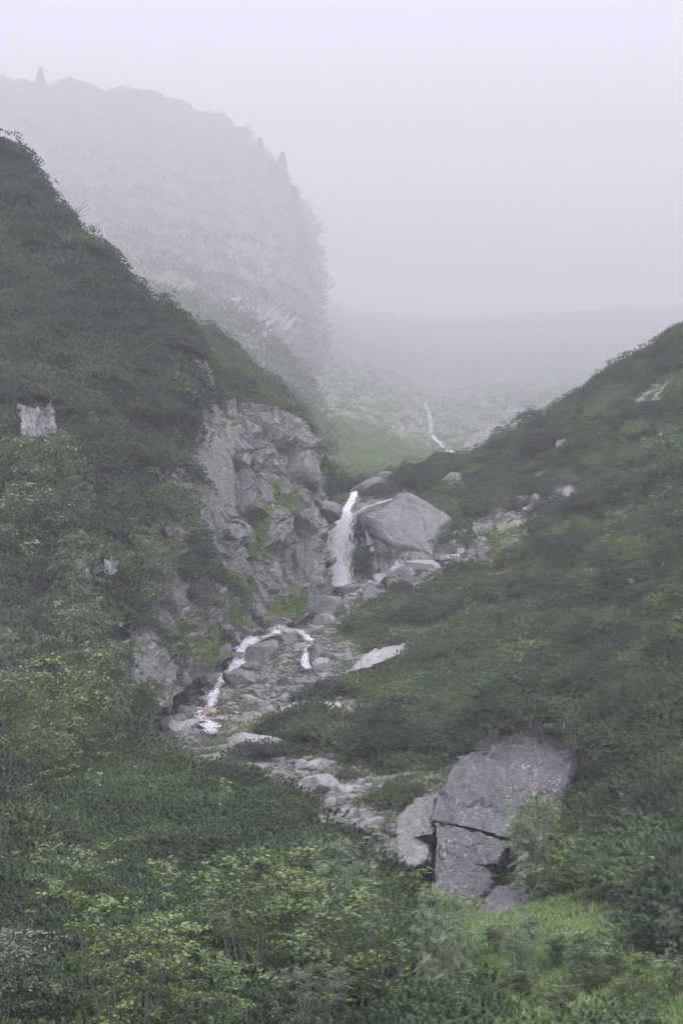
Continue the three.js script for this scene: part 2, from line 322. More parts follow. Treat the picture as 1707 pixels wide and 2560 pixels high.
const landW = landform(S([
  [[760, 1560, 119], [835, 1550, 121], [880, 1550, 119], [950, 1530, 115.5], [1030, 1500, 115], [1110, 1450, 116], [1170, 1400, 122]],
  [[775, 1480, 121], [840, 1490, 123], [880, 1475, 122], [955, 1450, 117.5], [1035, 1420, 116.5], [1100, 1375, 117.5], [1150, 1360, 124]],
  [[790, 1390, 121.5], [840, 1390, 125], [885, 1390, 124], [950, 1375, 118.5], [1040, 1350, 117.5], [1105, 1330, 118.5], [1140, 1320, 125]],
  [[785, 1310, 120], [835, 1310, 123.5], [880, 1305, 120.5], [950, 1300, 118.5], [1040, 1290, 118.5], [1115, 1295, 120], [1140, 1300, 126]],
  [[775, 1275, 120.5], [835, 1285, 123], [880, 1280, 121], [945, 1270, 120], [1010, 1240, 120.5], [1080, 1265, 122.5], [1130, 1290, 128]],
  [[770, 1262, 124], [830, 1262, 126], [880, 1258, 125], [945, 1252, 124.5], [1010, 1232, 124], [1080, 1262, 127], [1130, 1290, 132]],
  [[770, 1260, 131], [830, 1258, 132], [880, 1250, 132], [945, 1250, 132], [1010, 1240, 132], [1080, 1270, 133], [1130, 1300, 136]],
]), 240, 200, fractured(0.26, 5.6, (u, v) => 0.8, 12));
rockObj(landW, M.block, 'waterfall_rock', 'massive smooth grey rock block that the waterfall drops beside');
{ const g = rockMass(S([[[800, 1500, 120], [870, 1500, 119.6], [955, 1475, 116.6]], [[800, 1390, 121], [872, 1390, 121], [938, 1395, 118]], [[808, 1312, 121.6], [868, 1312, 121.2], [915, 1322, 118.9]]]), 60, 60, fractured(0.3, 2.4, undefined, 61), V(0.5, 0, -3)); rockObj(g, M.dark, 'wet_shade_rock_wall', 'wet rock right behind the falling water, coloured dark for the shade of the recess'); }  // wet rock face; its dark colour also paints in the recess shade
const dry = V(0.6, -0.6, -3);
const slabs = [
  [[[[1080, 2050, 51], [1190, 2075, 51.6], [1330, 2110, 52.4]], [[1100, 1960, 52], [1230, 1960, 53], [1410, 1970, 54.4]], [[1140, 1895, 53.2], [1260, 1850, 54.8], [1450, 1860, 56.4]], [[1200, 1868, 54.4], [1330, 1800, 56.6], [1425, 1820, 57.2]]], M.slab, 'big dark pitted rock slab under the pines, above a diagonal crack', 0.11, 2.4, 110],
  [[[[1085, 2150, 50.2], [1180, 2165, 50.6], [1240, 2160, 51]], [[1086, 2095, 50.6], [1180, 2105, 51], [1270, 2120, 51.6]], [[1088, 2045, 50.9], [1190, 2072, 51.4], [1310, 2104, 52.2]]], M.slab, 'cracked middle rock block right below the big pitted slab', 0.12, 2, 70],
  [[[[1085, 2260, 49.3], [1150, 2270, 49.4], [1215, 2230, 49.8]], [[1083, 2200, 49.8], [1150, 2205, 50], [1225, 2195, 50.4]], [[1085, 2146, 50.2], [1150, 2152, 50.5], [1228, 2176, 50.9]]], M.slab, 'lowest rock block at the foot of the pitted slab', 0.1, 1.6, 50],
  [[[[985, 2085, 51.6], [1035, 2095, 51.4], [1082, 2090, 51.2]], [[1000, 2040, 52.4], [1045, 2045, 52.2], [1084, 2040, 52]], [[1040, 1990, 53.4], [1065, 1985, 53.4], [1090, 1995, 53.2]]], M.block, 'two light tilted rock plates left of the pitted slab', 0.09, 1.2, 40],
  [[[[1000, 2160, 50.4], [1030, 2170, 50.2], [1072, 2150, 50]], [[990, 2120, 51], [1035, 2120, 50.7], [1075, 2125, 50.6]], [[992, 2082, 51.8], [1030, 2085, 51.6], [1070, 2105, 51.4]]], M.block, 'pale sloping boulder beside the dark hole left of the slab', 0.09, 1.2, 40],
  [[[[1160, 2330, 46], [1240, 2320, 46], [1320, 2310, 46.4]], [[1180, 2275, 47.6], [1250, 2262, 47.6], [1330, 2255, 48]], [[1230, 2225, 49.4], [1280, 2205, 49.4], [1340, 2200, 49.6]]], M.slab, 'brown mossy rock apron sloping into the meadow', 0.08, 1.2, 50],
  [[[[1560, 1030, 140], [1620, 1000, 140], [1690, 950, 140]], [[1600, 985, 142], [1650, 955, 142], [1700, 930, 143]], [[1640, 950, 145], [1675, 928, 145], [1720, 915, 146]]], M.boulder, 'pale bare rock patch high on the right pine slope', 0.2, 3, 40],
  [[[[865, 1660, 92.6], [930, 1640, 92.6], [1005, 1610, 93.4]], [[900, 1620, 94.2], [950, 1605, 94.2], [1015, 1583, 94.8]], [[930, 1605, 96.4], [970, 1592, 96.4], [1025, 1577, 97]]], M.boulder, 'pale flat rock slab showing between pines right of the stones', 0.12, 1.5, 40],
  [[[[670, 1795, 79], [740, 1790, 79], [830, 1780, 79.5]], [[690, 1775, 80.5], [760, 1770, 80.5], [850, 1768, 81]], [[720, 1760, 82.5], [780, 1755, 82.5], [860, 1756, 83]]], M.boulder, 'long pale low slab above the dark band of dwarf pines', 0.14, 1.2, 50],
];
for (const [rows, mat, label, amp, size, n] of slabs) {
  const sunk = label.includes('pale flat') ? 0.55 : 0, g = rockMass(S(rows).map((r) => r.map((p) => p.setY(p.y - sunk))), n, n, fractured(amp, size, undefined, 20 + n + Math.round(size * 10)), rows[0][0][2] > 100 ? V(1, -2, -6) : dry);
  rockObj(g, mat, 'rock_slab', label); slabs.picked ??= []; slabs.picked.push(g);
}
// outcrops breaking through the left hillside
for (const [rows, label, n] of [
  [[[[330, 1770, 77.5], [380, 1770, 79], [430, 1760, 82]], [[335, 1690, 79.5], [385, 1690, 81], [440, 1680, 84]], [[335, 1610, 82.5], [380, 1600, 84], [430, 1610, 87]], [[330, 1560, 86], [370, 1540, 87.5], [415, 1560, 90]]], 'lowest craggy rock outcrop left of the stream cascade', 110],
  [[[[60, 1180, 93], [95, 1180, 93], [125, 1170, 94.5]], [[50, 1100, 95], [95, 1100, 95], [138, 1090, 97]], [[60, 1010, 98.5], [100, 1010, 98.5], [135, 1010, 100]]], 'pale vertical rock rib near the left edge of the pine slope', 80],
  [[[[262, 1440, 84.5], [280, 1440, 84.7], [296, 1425, 85.3]], [[258, 1410, 85.4], [278, 1405, 85.6], [298, 1405, 86.3]], [[262, 1385, 86.4], [275, 1382, 86.6], [288, 1392, 87]]], 'small pale rock nose poking out of the left shrubs', 50],
  [[[[190, 1450, 84], [203, 1450, 84], [215, 1445, 84.6]], [[192, 1420, 85], [204, 1418, 85], [215, 1418, 85.6]], [[196, 1400, 86], [204, 1398, 86], [212, 1400, 86.5]]], 'tiny rock knob left of the pale rock nose', 40],
  [[[[420, 1340, 93], [450, 1340, 94.2], [480, 1330, 97]], [[425, 1240, 96.5], [455, 1240, 97.5], [485, 1230, 100]], [[430, 1180, 99.5], [455, 1180, 100.5], [480, 1180, 103]]], 'mossy rock step at the edge of the left pine slope', 70],
]) { const g = rockMass(S(rows), n, n, fractured(0.34, 2.6, undefined, 40 + n), V(-1, -0.5, -4)); rockObj(g, M.cliff, 'rock_outcrop', label); slabs.picked.push(g); }
// far crags in the mist
for (const [rows, label] of [
  [[[[580, 880, 262], [650, 880, 262], [720, 880, 266]], [[590, 740, 290], [660, 740, 288], [735, 740, 286]], [[600, 640, 325], [670, 630, 318], [750, 640, 308]], [[610, 580, 360], [690, 560, 348], [770, 560, 335]]], 'tall dim rock wall under the misty ridge'],
  [[[[500, 660, 300], [540, 650, 300], [580, 640, 300]], [[505, 590, 322], [545, 585, 320], [585, 580, 320]], [[515, 560, 338], [545, 550, 336], [575, 560, 336]]], 'small dim crag left of the rock wall in the mist'],
  [[[[1180, 1130, 262], [1215, 1130, 262], [1260, 1120, 266]], [[1185, 1090, 272], [1220, 1085, 272], [1260, 1085, 276]], [[1195, 1070, 282], [1220, 1065, 282], [1250, 1070, 286]]], 'pale misty crag in the upper meadow right of the thin stream'],
  [[[[1000, 1080, 300], [1020, 1080, 300], [1050, 1075, 302]], [[1005, 1050, 312], [1025, 1045, 312], [1045, 1055, 314]], [[1010, 1035, 322], [1025, 1032, 322], [1040, 1040, 324]]], 'pale misty boulder beside the thin upper stream'],
  [[[[1265, 1045, 330], [1285, 1045, 330], [1310, 1040, 333]], [[1268, 1025, 340], [1288, 1020, 340], [1305, 1025, 343]], [[1275, 1012, 350], [1286, 1010, 350], [1298, 1015, 352]]], 'small pale boulder in the fog on the upper meadow'],
]) { const kk = rows[0][0][0] < 800 ? 2 : 1, fr = rows.map((r) => r.map(([x, y]) => pick(x, y, [kk > 1 ? landR : landV]).multiplyScalar(0.994))), g = rockMass(fr, 70, 70, fractured(kk > 1 ? 7 : 2, kk > 1 ? 40 : 14, undefined, 77), kk > 1 ? V(-30, -20, -120) : V(-8, -8, -40)); rockObj(g, M.farRock, 'crag', label); }

// ------------------------------------------------------------------ boulders
function boulderShape(seed, flatness, detail = 15) {
  const r = rng32(seed), planes = [];
  for (let i = 0; i < 15; i++) { const z = r() * 2 - 1, a = r() * 6.283, s = Math.sqrt(1 - z * z); planes.push([V(s * Math.cos(a), z, s * Math.sin(a)), 0.62 + 0.36 * r()]); }
  const tilt = (r() - 0.5) * 0.5; planes.push([V(tilt, 1, (r() - 0.5) * 0.5).normalize(), flatness]); planes.push([V(0, -1, 0), 0.75]);
  const g = mergeVertices(new THREE.IcosahedronGeometry(1, detail).deleteAttribute('normal').deleteAttribute('uv')), p = g.attributes.position, d = V();
  for (let i = 0; i < p.count; i++) {
    d.fromBufferAttribute(p, i).normalize(); let m = 1.22;
    for (const [n, w] of planes) { const c = n.dot(d); if (c > 0.05) m = Math.min(m, w / c); }
    const k = m * (1 + 0.035 * fbm(d.x * 2.2 + seed, d.y * 2.2, d.z * 2.2, 3) - 0.03 * (1 - sstep(Math.abs(n3(d.x * 1.3 + seed, d.y * 3, d.z * 1.3)), 0, 0.06)));
    p.setXYZ(i, d.x * k, d.y * k, d.z * k);
  }
  const f = g.toNonIndexed(); f.computeVertexNormals();
  const q = f.attributes.position, nn = f.attributes.normal, uv = new Float32Array(q.count * 2);
  for (let i = 0; i < q.count; i++) {
    const x = Math.abs(nn.getX(i)), y = Math.abs(nn.getY(i)), z = Math.abs(nn.getZ(i));
    uv[i * 2] = x > y && x > z ? q.getZ(i) : q.getX(i); uv[i * 2 + 1] = y > x && y > z ? q.getZ(i) : q.getY(i);
  }
  f.setAttribute('uv', new THREE.BufferAttribute(uv, 2)); return f;
}
const shapes = []; for (let i = 0; i < 12; i++) shapes.push(boulderShape(300 + i * 7, [0.45, 0.62, 0.55, 0.75][i % 4]));
const groundSet = [landB, landA, landC, landK, landW];
const stones = [];
function boulder(px, py, w, h, mat, label, group, o = {}) {
  const p = o.p ?? pick(px, py, o.on ?? groundSet); if (!p) return null;
  const mpp = p.length() / FP, m = new THREE.Mesh(shapes[o.shape ?? Math.floor(rnd() * 12)], mat);
  const W = (w * mpp) / 1.7, H = Math.max((h * mpp) / 1.25, W * 0.3);
  m.scale.set(W, H, W * R(0.7, 1)); m.rotation.set(R(-0.2, 0.2), R(0, 6.28), o.tilt ?? R(-0.28, 0.28));
  m.position.copy(p); m.position.y += H * (o.lift ?? 0.2);
  stones.push({ p: m.position.clone(), r: W });
  return tag(put(m, 'boulder'), label, 'boulder', group);
}
const BO = M.boulder, DK = M.dark, BL = M.block;
for (const [px, py, w, h, mat, label] of [
  [640, 1880, 110, 66, BO, 'large white wedge boulder standing alone below the dark pine band'],
  [790, 1985, 88, 50, BO, 'broad pale boulder in the middle of the lower stone field'],
  [855, 1990, 70, 40, BO, 'pale flat-topped boulder right of the broad one in the lower stone field'],
  [795, 1925, 60, 34, BO, 'pale angular stone at the top of the lower stone field'],
  [905, 1910, 54, 24, BO, 'white thin slab at the right end of the lower stone field'],
  [750, 1972, 26, 22, BO, 'small blocky stone at the left edge of the lower stone field'],
  [605, 1710, 80, 44, BL, 'rounded grey boulder just below the double cascade'],
  [480, 1800, 60, 60, BL, 'upright split boulder left of the lowest white water'],
  [430, 1820, 70, 60, BL, 'grey boulder at the foot of the lowest outcrop'],
  [455, 1835, 60, 50, BO, 'pale boulder half hidden by pines at the stream end'],
  [600, 1665, 70, 50, DK, 'dark wet rock right of the left cascade'],
  [665, 1650, 80, 70, BL, 'big slanting rock between the two cascades'],
  [555, 1590, 70, 40, DK, 'dark wet ledge stone at the head of the left cascade'],
  [560, 1660, 40, 70, DK, 'dark overhung rock left of the left cascade'],
  [720, 1590, 80, 32, BO, 'pale plate above the big slanting rock'],
  [690, 1560, 76, 30, BL, 'flat grey stone at the upper bend of the stream'],
  [805, 1520, 90, 50, BL, 'long smooth grey boulder below the waterfall'],
  [870, 1495, 80, 60, BL, 'angular grey boulder at the foot of the waterfall'],
  [790, 1655, 60, 56, DK, 'dark boulder right of the thin right cascade'],
  [925, 1505, 46, 60, DK, 'dark standing stone near the waterfall base'],
  [950, 1545, 50, 34, BO, 'white stone at the pine edge below the waterfall'],
  [1000, 1450, 90, 34, BO, 'long pale plate on the upper stone bank'],
  [940, 1470, 60, 30, BO, 'pale slab at the left end of the upper stone bank'],
  [1060, 1420, 80, 34, BO, 'pale slab in the middle of the upper stone bank'],
  [1140, 1385, 70, 56, BL, 'large cracked grey block on the upper stone bank'],
  [1205, 1350, 60, 52, BL, 'tilted grey block at the top of the stone bank'],
  [1160, 1355, 56, 40, BO, 'pale block wedged between the large blocks'],
  [1215, 1395, 46, 36, BL, 'grey block below the tilted block at the pine edge'],
  [1280, 1370, 44, 34, BL, 'small tilted plate right of the stone bank in the pines'],
  [1300, 1270, 60, 40, BL, 'grey block heap stone in the middle of the high stone tongue'],
  [1250, 1290, 50, 28, BO, 'pale plate at the lower end of the high stone tongue'],
  [1340, 1265, 44, 40, BL, 'pointed grey block in the high stone tongue'],
  [1395, 1240, 46, 36, BL, 'highest grey block of the stone tongue'],
  [1425, 1245, 26, 50, BO, 'narrow upright white stone ending the high tongue'],
  [960, 1215, 80, 44, BL, 'big grey boulder above the waterfall lip'],
  [1105, 1175, 46, 20, BO, 'pale flat stone on the pine knoll above the waterfall'],
  [1125, 1230, 50, 70, BL, 'grey upright boulder right of the pine knoll'],
  [1405, 1120, 30, 26, BO, 'small pale rock in the pines of the right ridge'],
  [920, 1235, 80, 40, DK, 'dark wet boulder splitting the two arms of the waterfall'],
  [815, 1290, 70, 40, BL, 'pale ledge rock left of the waterfall lip'],
  [1035, 1790, 34, 30, BO, 'white stone among pines right of the long slab'],
  [975, 1815, 34, 20, BO, 'white stone tipped in the dark pines'],
  [1060, 2150, 44, 46, DK, 'dark boulder in the hole beside the pitted slab'],
  [1050, 2190, 50, 26, BO, 'pale stone under the dark hole'],
  [930, 2070, 60, 36, BO, 'pale boulder where the stones meet the near pines'],
]) boulder(px, py, w, h, mat, label, null);
boulder(690, 1580, 40, 18, M.rust, 'orange-stained stone lying in the upper white water', null, { lift: 0.3 });
boulder(525, 1790, 46, 26, M.rust, 'orange-stained flat stone in the lowest white water', null, { lift: 0.3 });
// the many stones of the stream bed and stone fields
function strip(points, width, n, s0, s1, mats, label, group) {
  let lens = [], tot = 0; for (let i = 1; i < points.length; i++) { const l = Math.hypot(points[i][0] - points[i - 1][0], points[i][1] - points[i - 1][1]); lens.push(l); tot += l; }
  for (let k = 0; k < n; k++) {
    let d = rnd() * tot, i = 0; while (d > lens[i] && i < lens.length - 1) d -= lens[i++];
    const t = d / lens[i], x = lerp(points[i][0], points[i + 1][0], t) + gauss() * width * 0.5, y = lerp(points[i][1], points[i + 1][1], t) + gauss() * width * 0.32;
    const w = 1.3 * s0 * Math.pow(s1 / s0, Math.pow(rnd(), 1.5));
    const mt = mats[Math.floor(rnd() * mats.length)]; boulder(x, y, w, w * R(0.35, 0.7), mt, (w > 30 ? 'larger ' : 'small ') + (mt === DK ? 'dark wet ' : mt === BO ? 'pale ' : 'grey ') + label, group, { on: [landB], lift: 0.45 });
  }
}
strip([[735, 1545], [650, 1610], [580, 1690], [520, 1775], [470, 1850]], 90, 72, 13, 44, [BL, DK, BL, BO], 'stone in the boulder bed of the cascading stream', 'stones of the stream bed');
strip([[770, 1590], [780, 1680], [720, 1740]], 80, 38, 12, 38, [BL, BO, BL, DK], 'stone beside the thin right cascade', 'stones beside the right cascade');
strip([[810, 1545], [890, 1500], [1000, 1450], [1110, 1400], [1220, 1360]], 60, 64, 12, 46, [BO, BO, BL], 'angular stone of the bank running up from the waterfall foot', 'stones of the upper bank');
strip([[1210, 1300], [1300, 1275], [1420, 1240]], 26, 26, 12, 36, [BL, BO], 'angular stone of the narrow tongue high in the pines', 'stones of the high tongue');
strip([[740, 1915], [800, 1950], [870, 1990], [930, 2050]], 90, 46, 10, 34, [BO, BO, BL], 'stone of the lower stone field', 'stones of the lower stone field');
strip([[560, 1770], [660, 1770], [720, 1790]], 60, 22, 10, 30, [BL, BO], 'stone in the grass between stream and dark pine band', 'stones in the grass by the stream');
{ // gravel and small rubble between the stones
  const pts = [];
  for (const [pl, w, n] of [[[[735, 1545], [580, 1690], [470, 1850]], 150, 2600], [[[770, 1590], [780, 1690], [700, 1760]], 170, 2300], [[[810, 1545], [1000, 1450], [1230, 1350]], 90, 2200], [[[1210, 1300], [1420, 1240]], 50, 700], [[[740, 1915], [870, 1990], [940, 2070]], 130, 2000]]) {
    for (let k = 0; k < n; k++) { const i = Math.floor(rnd() * (pl.length - 1)), t = rnd(), p = pick(lerp(pl[i][0], pl[i + 1][0], t) + gauss() * w * 0.55, lerp(pl[i][1], pl[i + 1][1], t) + gauss() * w * 0.4, [landB]); if (p) pts.push(p); }
  }
  const g = boulderShape(999, 0.6, 4), im = new THREE.InstancedMesh(new THREE.IcosahedronGeometry(1, 0), M.block, pts.length), o = new THREE.Object3D(), c = new THREE.Color();
  im.geometry = g;
  pts.forEach((p, i) => { const s = 0.09 * Math.pow(5, rnd() * rnd()); o.position.copy(p); o.position.y += s * 0.15; o.scale.set(s, s * R(0.4, 0.8), s * R(0.7, 1)); o.rotation.set(R(-0.4, 0.4), R(0, 6), R(-0.4, 0.4)); o.updateMatrix(); im.setMatrixAt(i, o.matrix); const k = R(0.8, 1.9); im.setColorAt(i, c.setRGB(k, k * 0.985, k)); });
  tag(put(im, 'rubble'), 'small rubble filling the gaps between stones along the stream', 'rubble', null, 'stuff');
}

// ------------------------------------------------------------------ water
function streaks(path, width, n, len, thick, lift) {
  const curve = new THREE.CatmullRomCurve3(path), L = curve.getLength(), out = [], base = new THREE.OctahedronGeometry(1, 0), o = new THREE.Object3D();
  base.deleteAttribute('uv');
  for (let i = 0; i < n; i++) {
    const t = rnd(), p = curve.getPoint(t), T = curve.getTangent(t), side = V(-T.z, 0, T.x); if (side.lengthSq() < 0.02) side.set(1, 0, 0.2); side.normalize(); if (Math.abs(T.y) > 0.8) side.set(1, 0, 0.1).normalize();
    const nrm = V().crossVectors(side, T).normalize(); if (nrm.z < 0) nrm.negate();
    const w = typeof width === 'function' ? width(t) : width;
    p.addScaledVector(side, gauss() * w).addScaledVector(nrm, Math.abs(gauss()) * lift);
    o.position.copy(p); o.up.copy(nrm); o.lookAt(p.clone().add(T).addScaledVector(side, gauss() * 0.12)); const s = R(0.4, 1);
    o.scale.set(thick * R(0.4, 1.1), thick * R(0.3, 0.6), len * s); o.updateMatrix(); out.push(base.clone().applyMatrix4(o.matrix));
  }
  return mergeGeometries(out);
}
function waterThing(name, label, paths) {
  const g = new THREE.Group(); tag(g, label, 'water', null, 'structure');
  for (const [part, path, width, n, len, thick, lift] of paths) { const m = new THREE.Mesh(streaks(path, width, n, len, thick, lift), M.water); m.name = part; g.add(m); }
  return put(g, name);
}
waterThing('waterfall', 'white waterfall dropping into the dark recess beside the big rock block', [
  ['upper_chute', [at(886, 1234, 122.6), at(876, 1258, 121.6), at(862, 1282, 120.4)], 0.24, 1100, 0.4, 0.024, 0.15],
  ['side_chute', [at(975, 1252, 119.6), at(930, 1266, 119.2), at(890, 1282, 119.2), at(868, 1295, 119.4)], 0.24, 800, 0.45, 0.016, 0.12],
  ['fall', [at(866, 1284, 119.6), at(856, 1300, 118.8), at(845, 1350, 118.4), at(847, 1420, 118.2), at(852, 1474, 118)], (t) => 0.28 + 0.7 * Math.sin(Math.min(1, t * 1.6) * Math.PI * 0.6) - 0.9 * Math.max(0, t - 0.6), 4300, 0.34, 0.012, 0.4],
  ['splash', [at(850, 1462, 117.6), at(858, 1476, 117.4)], 0.42, 900, 0.14, 0.035, 0.25],
]);
const onB = (list) => list.map(([x, y]) => { const p = pick(x, y, [landB]), d = p.length(); p.multiplyScalar((d - 1.6) / d); return p; });
const casc = (list) => { const p = onB(list); return p; };
waterThing('stream', 'white stream tumbling in steps through the boulder bed under the cliff', [
  ['upper_rapid', casc([[738, 1535], [722, 1556], [700, 1575], [684, 1590]]), 0.34, 1440, 0.29, 0.023, 0.25],
  ['linking_rapid', casc([[684, 1590], [655, 1596], [632, 1602]]), 0.12, 288, 0.26, 0.018, 0.15],
  ['left_cascade', casc([[634, 1602], [612, 1625], [600, 1650], [590, 1672]]), 0.38, 1980, 0.31, 0.023, 0.3],
  ['lower_run', casc([[588, 1672], [565, 1690], [548, 1715], [535, 1750], [522, 1770]]), 0.2, 1080, 0.26, 0.020, 0.2],
  ['side_run', casc([[545, 1730], [520, 1748], [498, 1752]]), 0.18, 468, 0.26, 0.020, 0.2],
  ['foot_rapid', casc([[505, 1775], [500, 1795], [520, 1815], [530, 1835]]), 0.3, 936, 0.23, 0.023, 0.2],
  ['end_pool', casc([[515, 1806], [530, 1818]]), 0.42, 540, 0.26, 0.027, 0.1],
]);
waterThing('side_stream', 'thin white side cascade between stones right of the main stream', [
  ['upper_cascade', casc([[745, 1580], [765, 1595], [775, 1605]]), 0.22, 468, 0.23, 0.020, 0.2],
  ['lower_cascade', casc([[775, 1618], [766, 1640], [762, 1662], [768, 1672]]), 0.2, 648, 0.26, 0.020, 0.2],
]);
waterThing('far_stream', 'faint white stream falling through the misty upper meadow', [
  ['far_fall', [[1062, 1010], [1070, 1035], [1076, 1060], [1076, 1092]].map(([x, y]) => { const p = pick(x, y, [landV]); p.y += 0.5; return p; }), 0.9, 260, 3, 0.22, 1],
  ['far_run', [[1080, 1096], [1105, 1120], [1135, 1143]].map(([x, y]) => { const p = pick(x, y, [landV]); p.y += 0.5; return p; }), 0.8, 160, 2.4, 0.22, 0.6],
]);

// ------------------------------------------------------------------ where things grow
const inView = (p) => { const [x, y, z] = seenAt(p), m = 220 + (3.2 * FP) / Math.max(z, 5); return z > 5 && x > -m && x < 1707 + m && y > -m && y < 2560 + m * 1.6; };
const bare = [];                                       // places without pines: capsules on the ground
function clear(list, r, land = landB) { let prev = null; for (const [x, y] of list) { const p = pick(x, y, [land]); if (p) bare.push([prev ?? p, p, r]); prev = p; } }
clear([[735, 1540], [650, 1610], [580, 1690], [520, 1775], [450, 1850], [430, 1900]], 3.1);
clear([[770, 1560], [780, 1620], [790, 1690], [720, 1750], [640, 1770]], 2.6);
clear([[810, 1550], [890, 1515], [1000, 1465], [1110, 1422], [1215, 1385]], 3.1);
clear([[850, 1490], [760, 1530]], 3);
clear([[1215, 1315], [1300, 1290], [1420, 1262]], 2.7);
clear([[740, 1920], [800, 1960], [870, 2000], [930, 2060]], 1.9);
clear([[920, 1990], [960, 1960], [1040, 1930]], 0.55);
clear([[830, 1710], [900, 1705], [940, 1700]], 2.0); clear([[640, 1795], [740, 1795], [850, 1795]], 2.3); clear([[600, 1895], [720, 1890]], 1.6); clear([[840, 1640], [850, 1720]], 1.8); clear([[900, 1960], [950, 1990]], 1.2);
clear([[760, 1765], [860, 1765]], 1.1);
clear([[950, 1790], [1030, 1800]], 0.5);
clear([[880, 1640], [940, 1620], [1010, 1585]], 0.8);
clear([[1180, 2330], [1280, 2300], [1320, 2350], [1300, 2420], [1420, 2520], [1600, 2545], [1800, 2530]], 2.1); clear([[1350, 2620], [1600, 2640], [1800, 2600]], 2);
clear([[1100, 2250], [1200, 2250], [1300, 2260]], 1.5);
clear([[1100, 2100], [1180, 2000], [1260, 1950], [1330, 1900]], 2.1);
clear([[1010, 2100], [1040, 2160]], 1.6);
clear([[1600, 1010], [1690, 960]], 3.2); clear([[1255, 1430]], 1.2); clear([[1520, 1350]], 0.9); clear([[1500, 1815]], 0.7); clear([[1245, 1800]], 0.5); clear([[1690, 1255], [1600, 1265]], 1.6); clear([[1400, 1130]], 1.4); clear([[1105, 1185]], 1.5);
clear([[800, 1255], [900, 1245], [950, 1240]], 2.6);
clear([[830, 1215], [960, 1195]], 2.4);
clear([[320, 1720], [390, 1680], [370, 1580]], 2, landC); clear([[390, 1560], [450, 1500]], 1.6, landC);
clear([[90, 1150], [95, 1040]], 0.9, landC); clear([[278, 1410], [276, 1400]], 0.7, landC);
for (const q of [[40, 1900], [170, 1930], [240, 1800], [210, 1690], [30, 1760], [60, 1300], [30, 1450], [110, 1420], [180, 1560], [150, 1270], [190, 1290], [400, 1500], [320, 1530], [360, 1440], [410, 1360]]) clear([q], 1.5, landC);
const q1 = V(), q2 = V();
const openness = (p) => { let d = 9; for (const [a, b, r] of bare) { q1.subVectors(b, a); const L = q1.lengthSq(); q2.subVectors(p, a); const t = L > 0 ? clamp(q2.dot(q1) / L, 0, 1) : 0; d = Math.min(d, q2.addScaledVector(q1, -t).length() / r); } return d; };
const edgeGap = (p) => { let d = 9; for (const [a, b, r] of bare) { q1.subVectors(b, a); const L = q1.lengthSq(); q2.subVectors(p, a); const t = L > 0 ? clamp(q2.dot(q1) / L, 0, 1) : 0; d = Math.min(d, q2.addScaledVector(q1, -t).length() - r); } return d; };
function scatter(g, perM2, fn) {                       // random places over a landform, so many to the square metre
  const { nu, nv } = g, e1 = V(), e2 = V(), p = V(), n = V();
  for (let a = 0; a < nv; a++) for (let b = 0; b < nu; b++) {
    const A = g.at(a, b), B = g.at(a, b + 1), C = g.at(a + 1, b), D = g.at(a + 1, b + 1);
    if (!inView(A)) continue;
    const area = e1.subVectors(B, A).cross(e2.subVectors(C, A)).length(), want = area * (typeof perM2 === 'function' ? perM2(A) : perM2);
    let k = Math.floor(want) + (rnd() < want % 1 ? 1 : 0);
    while (k-- > 0) { const u = rnd(), v = rnd(); p.copy(A).lerp(B, u); e1.copy(C).lerp(D, u); p.lerp(e1, v); n.copy(g.N[a * (nu + 1) + b]); if (n.y < 0) n.negate(); fn(p, n); }
  }
}
// ------------------------------------------------------------------ dwarf pine
function needles(n, axis, len, w, r) {                 // one upright shoot set all round with needles; [positions, colours]
  const pos = [], col = [], own = r() < 0.35 ? 1.5 + 0.4 * r() : 0.6 + 0.5 * r(), paint = (k, c) => { for (let q = 0; q < c; q++) col.push(k * own, k * own, k * own * 0.92); };
  for (let i = 0; i < n; i++) {
    const t = Math.pow((i + 0.5) / n, 0.7), a = i * 2.39996 + r() * 0.5, ph = lerp(1.5, 0.4, t) + (r() - 0.5) * 0.3, cy = t * axis, ra = [Math.cos(a), Math.sin(a)];
    const L = len * (0.75 + 0.4 * r()), tip = [ra[0] * Math.sin(ph) * L, cy + Math.cos(ph) * L, ra[1] * Math.sin(ph) * L], s = [-ra[1] * w, 0, ra[0] * w];
    pos.push(s[0], cy, s[2], -s[0], cy + 0.006, -s[2], ...tip); paint(1, 3);
  }
  return [pos, col];
}
function shootCluster(seed, shoots, n, axis, len, w, spread) {
  const r = rng32(seed), all = [], cols3 = [], m = new THREE.Matrix4(), e = new THREE.Euler(), v = V();
  for (let k = 0; k < shoots; k++) {
    const a = k * 2.4 + r(), d = spread * Math.sqrt(k / shoots), [pos, col] = needles(n, axis * (0.7 + 0.6 * r()), len, w, r);
    m.makeRotationFromEuler(e.set((r() - 0.5) * 0.3 + Math.sin(a) * d * 2, 0, (r() - 0.5) * 0.3 - Math.cos(a) * d * 2)); m.setPosition(Math.cos(a) * d, -axis * 1.2 * r() - d * d * 2.4, Math.sin(a) * d);
    for (let i = 0; i < pos.length; i += 3) { v.set(pos[i], pos[i + 1], pos[i + 2]).applyMatrix4(m); all.push(v.x, v.y, v.z); } for (const c of col) cols3.push(c);
  }
  const g = new THREE.BufferGeometry(); g.setAttribute('position', new THREE.Float32BufferAttribute(all, 3)); g.setAttribute('color', new THREE.Float32BufferAttribute(cols3, 3)); g.computeVertexNormals(); return g;
}
const clusterNear = shootCluster(5, 6, 56, 0.1, 0.078, 0.0066, 0.22);
const clusterMid = shootCluster(6, 7, 36, 0.1, 0.088, 0.0098, 0.25);
const clusterFar = shootCluster(8, 9, 14, 0.5, 0.3, 0.045, 0.55);
const up = V(0, 1, 0);
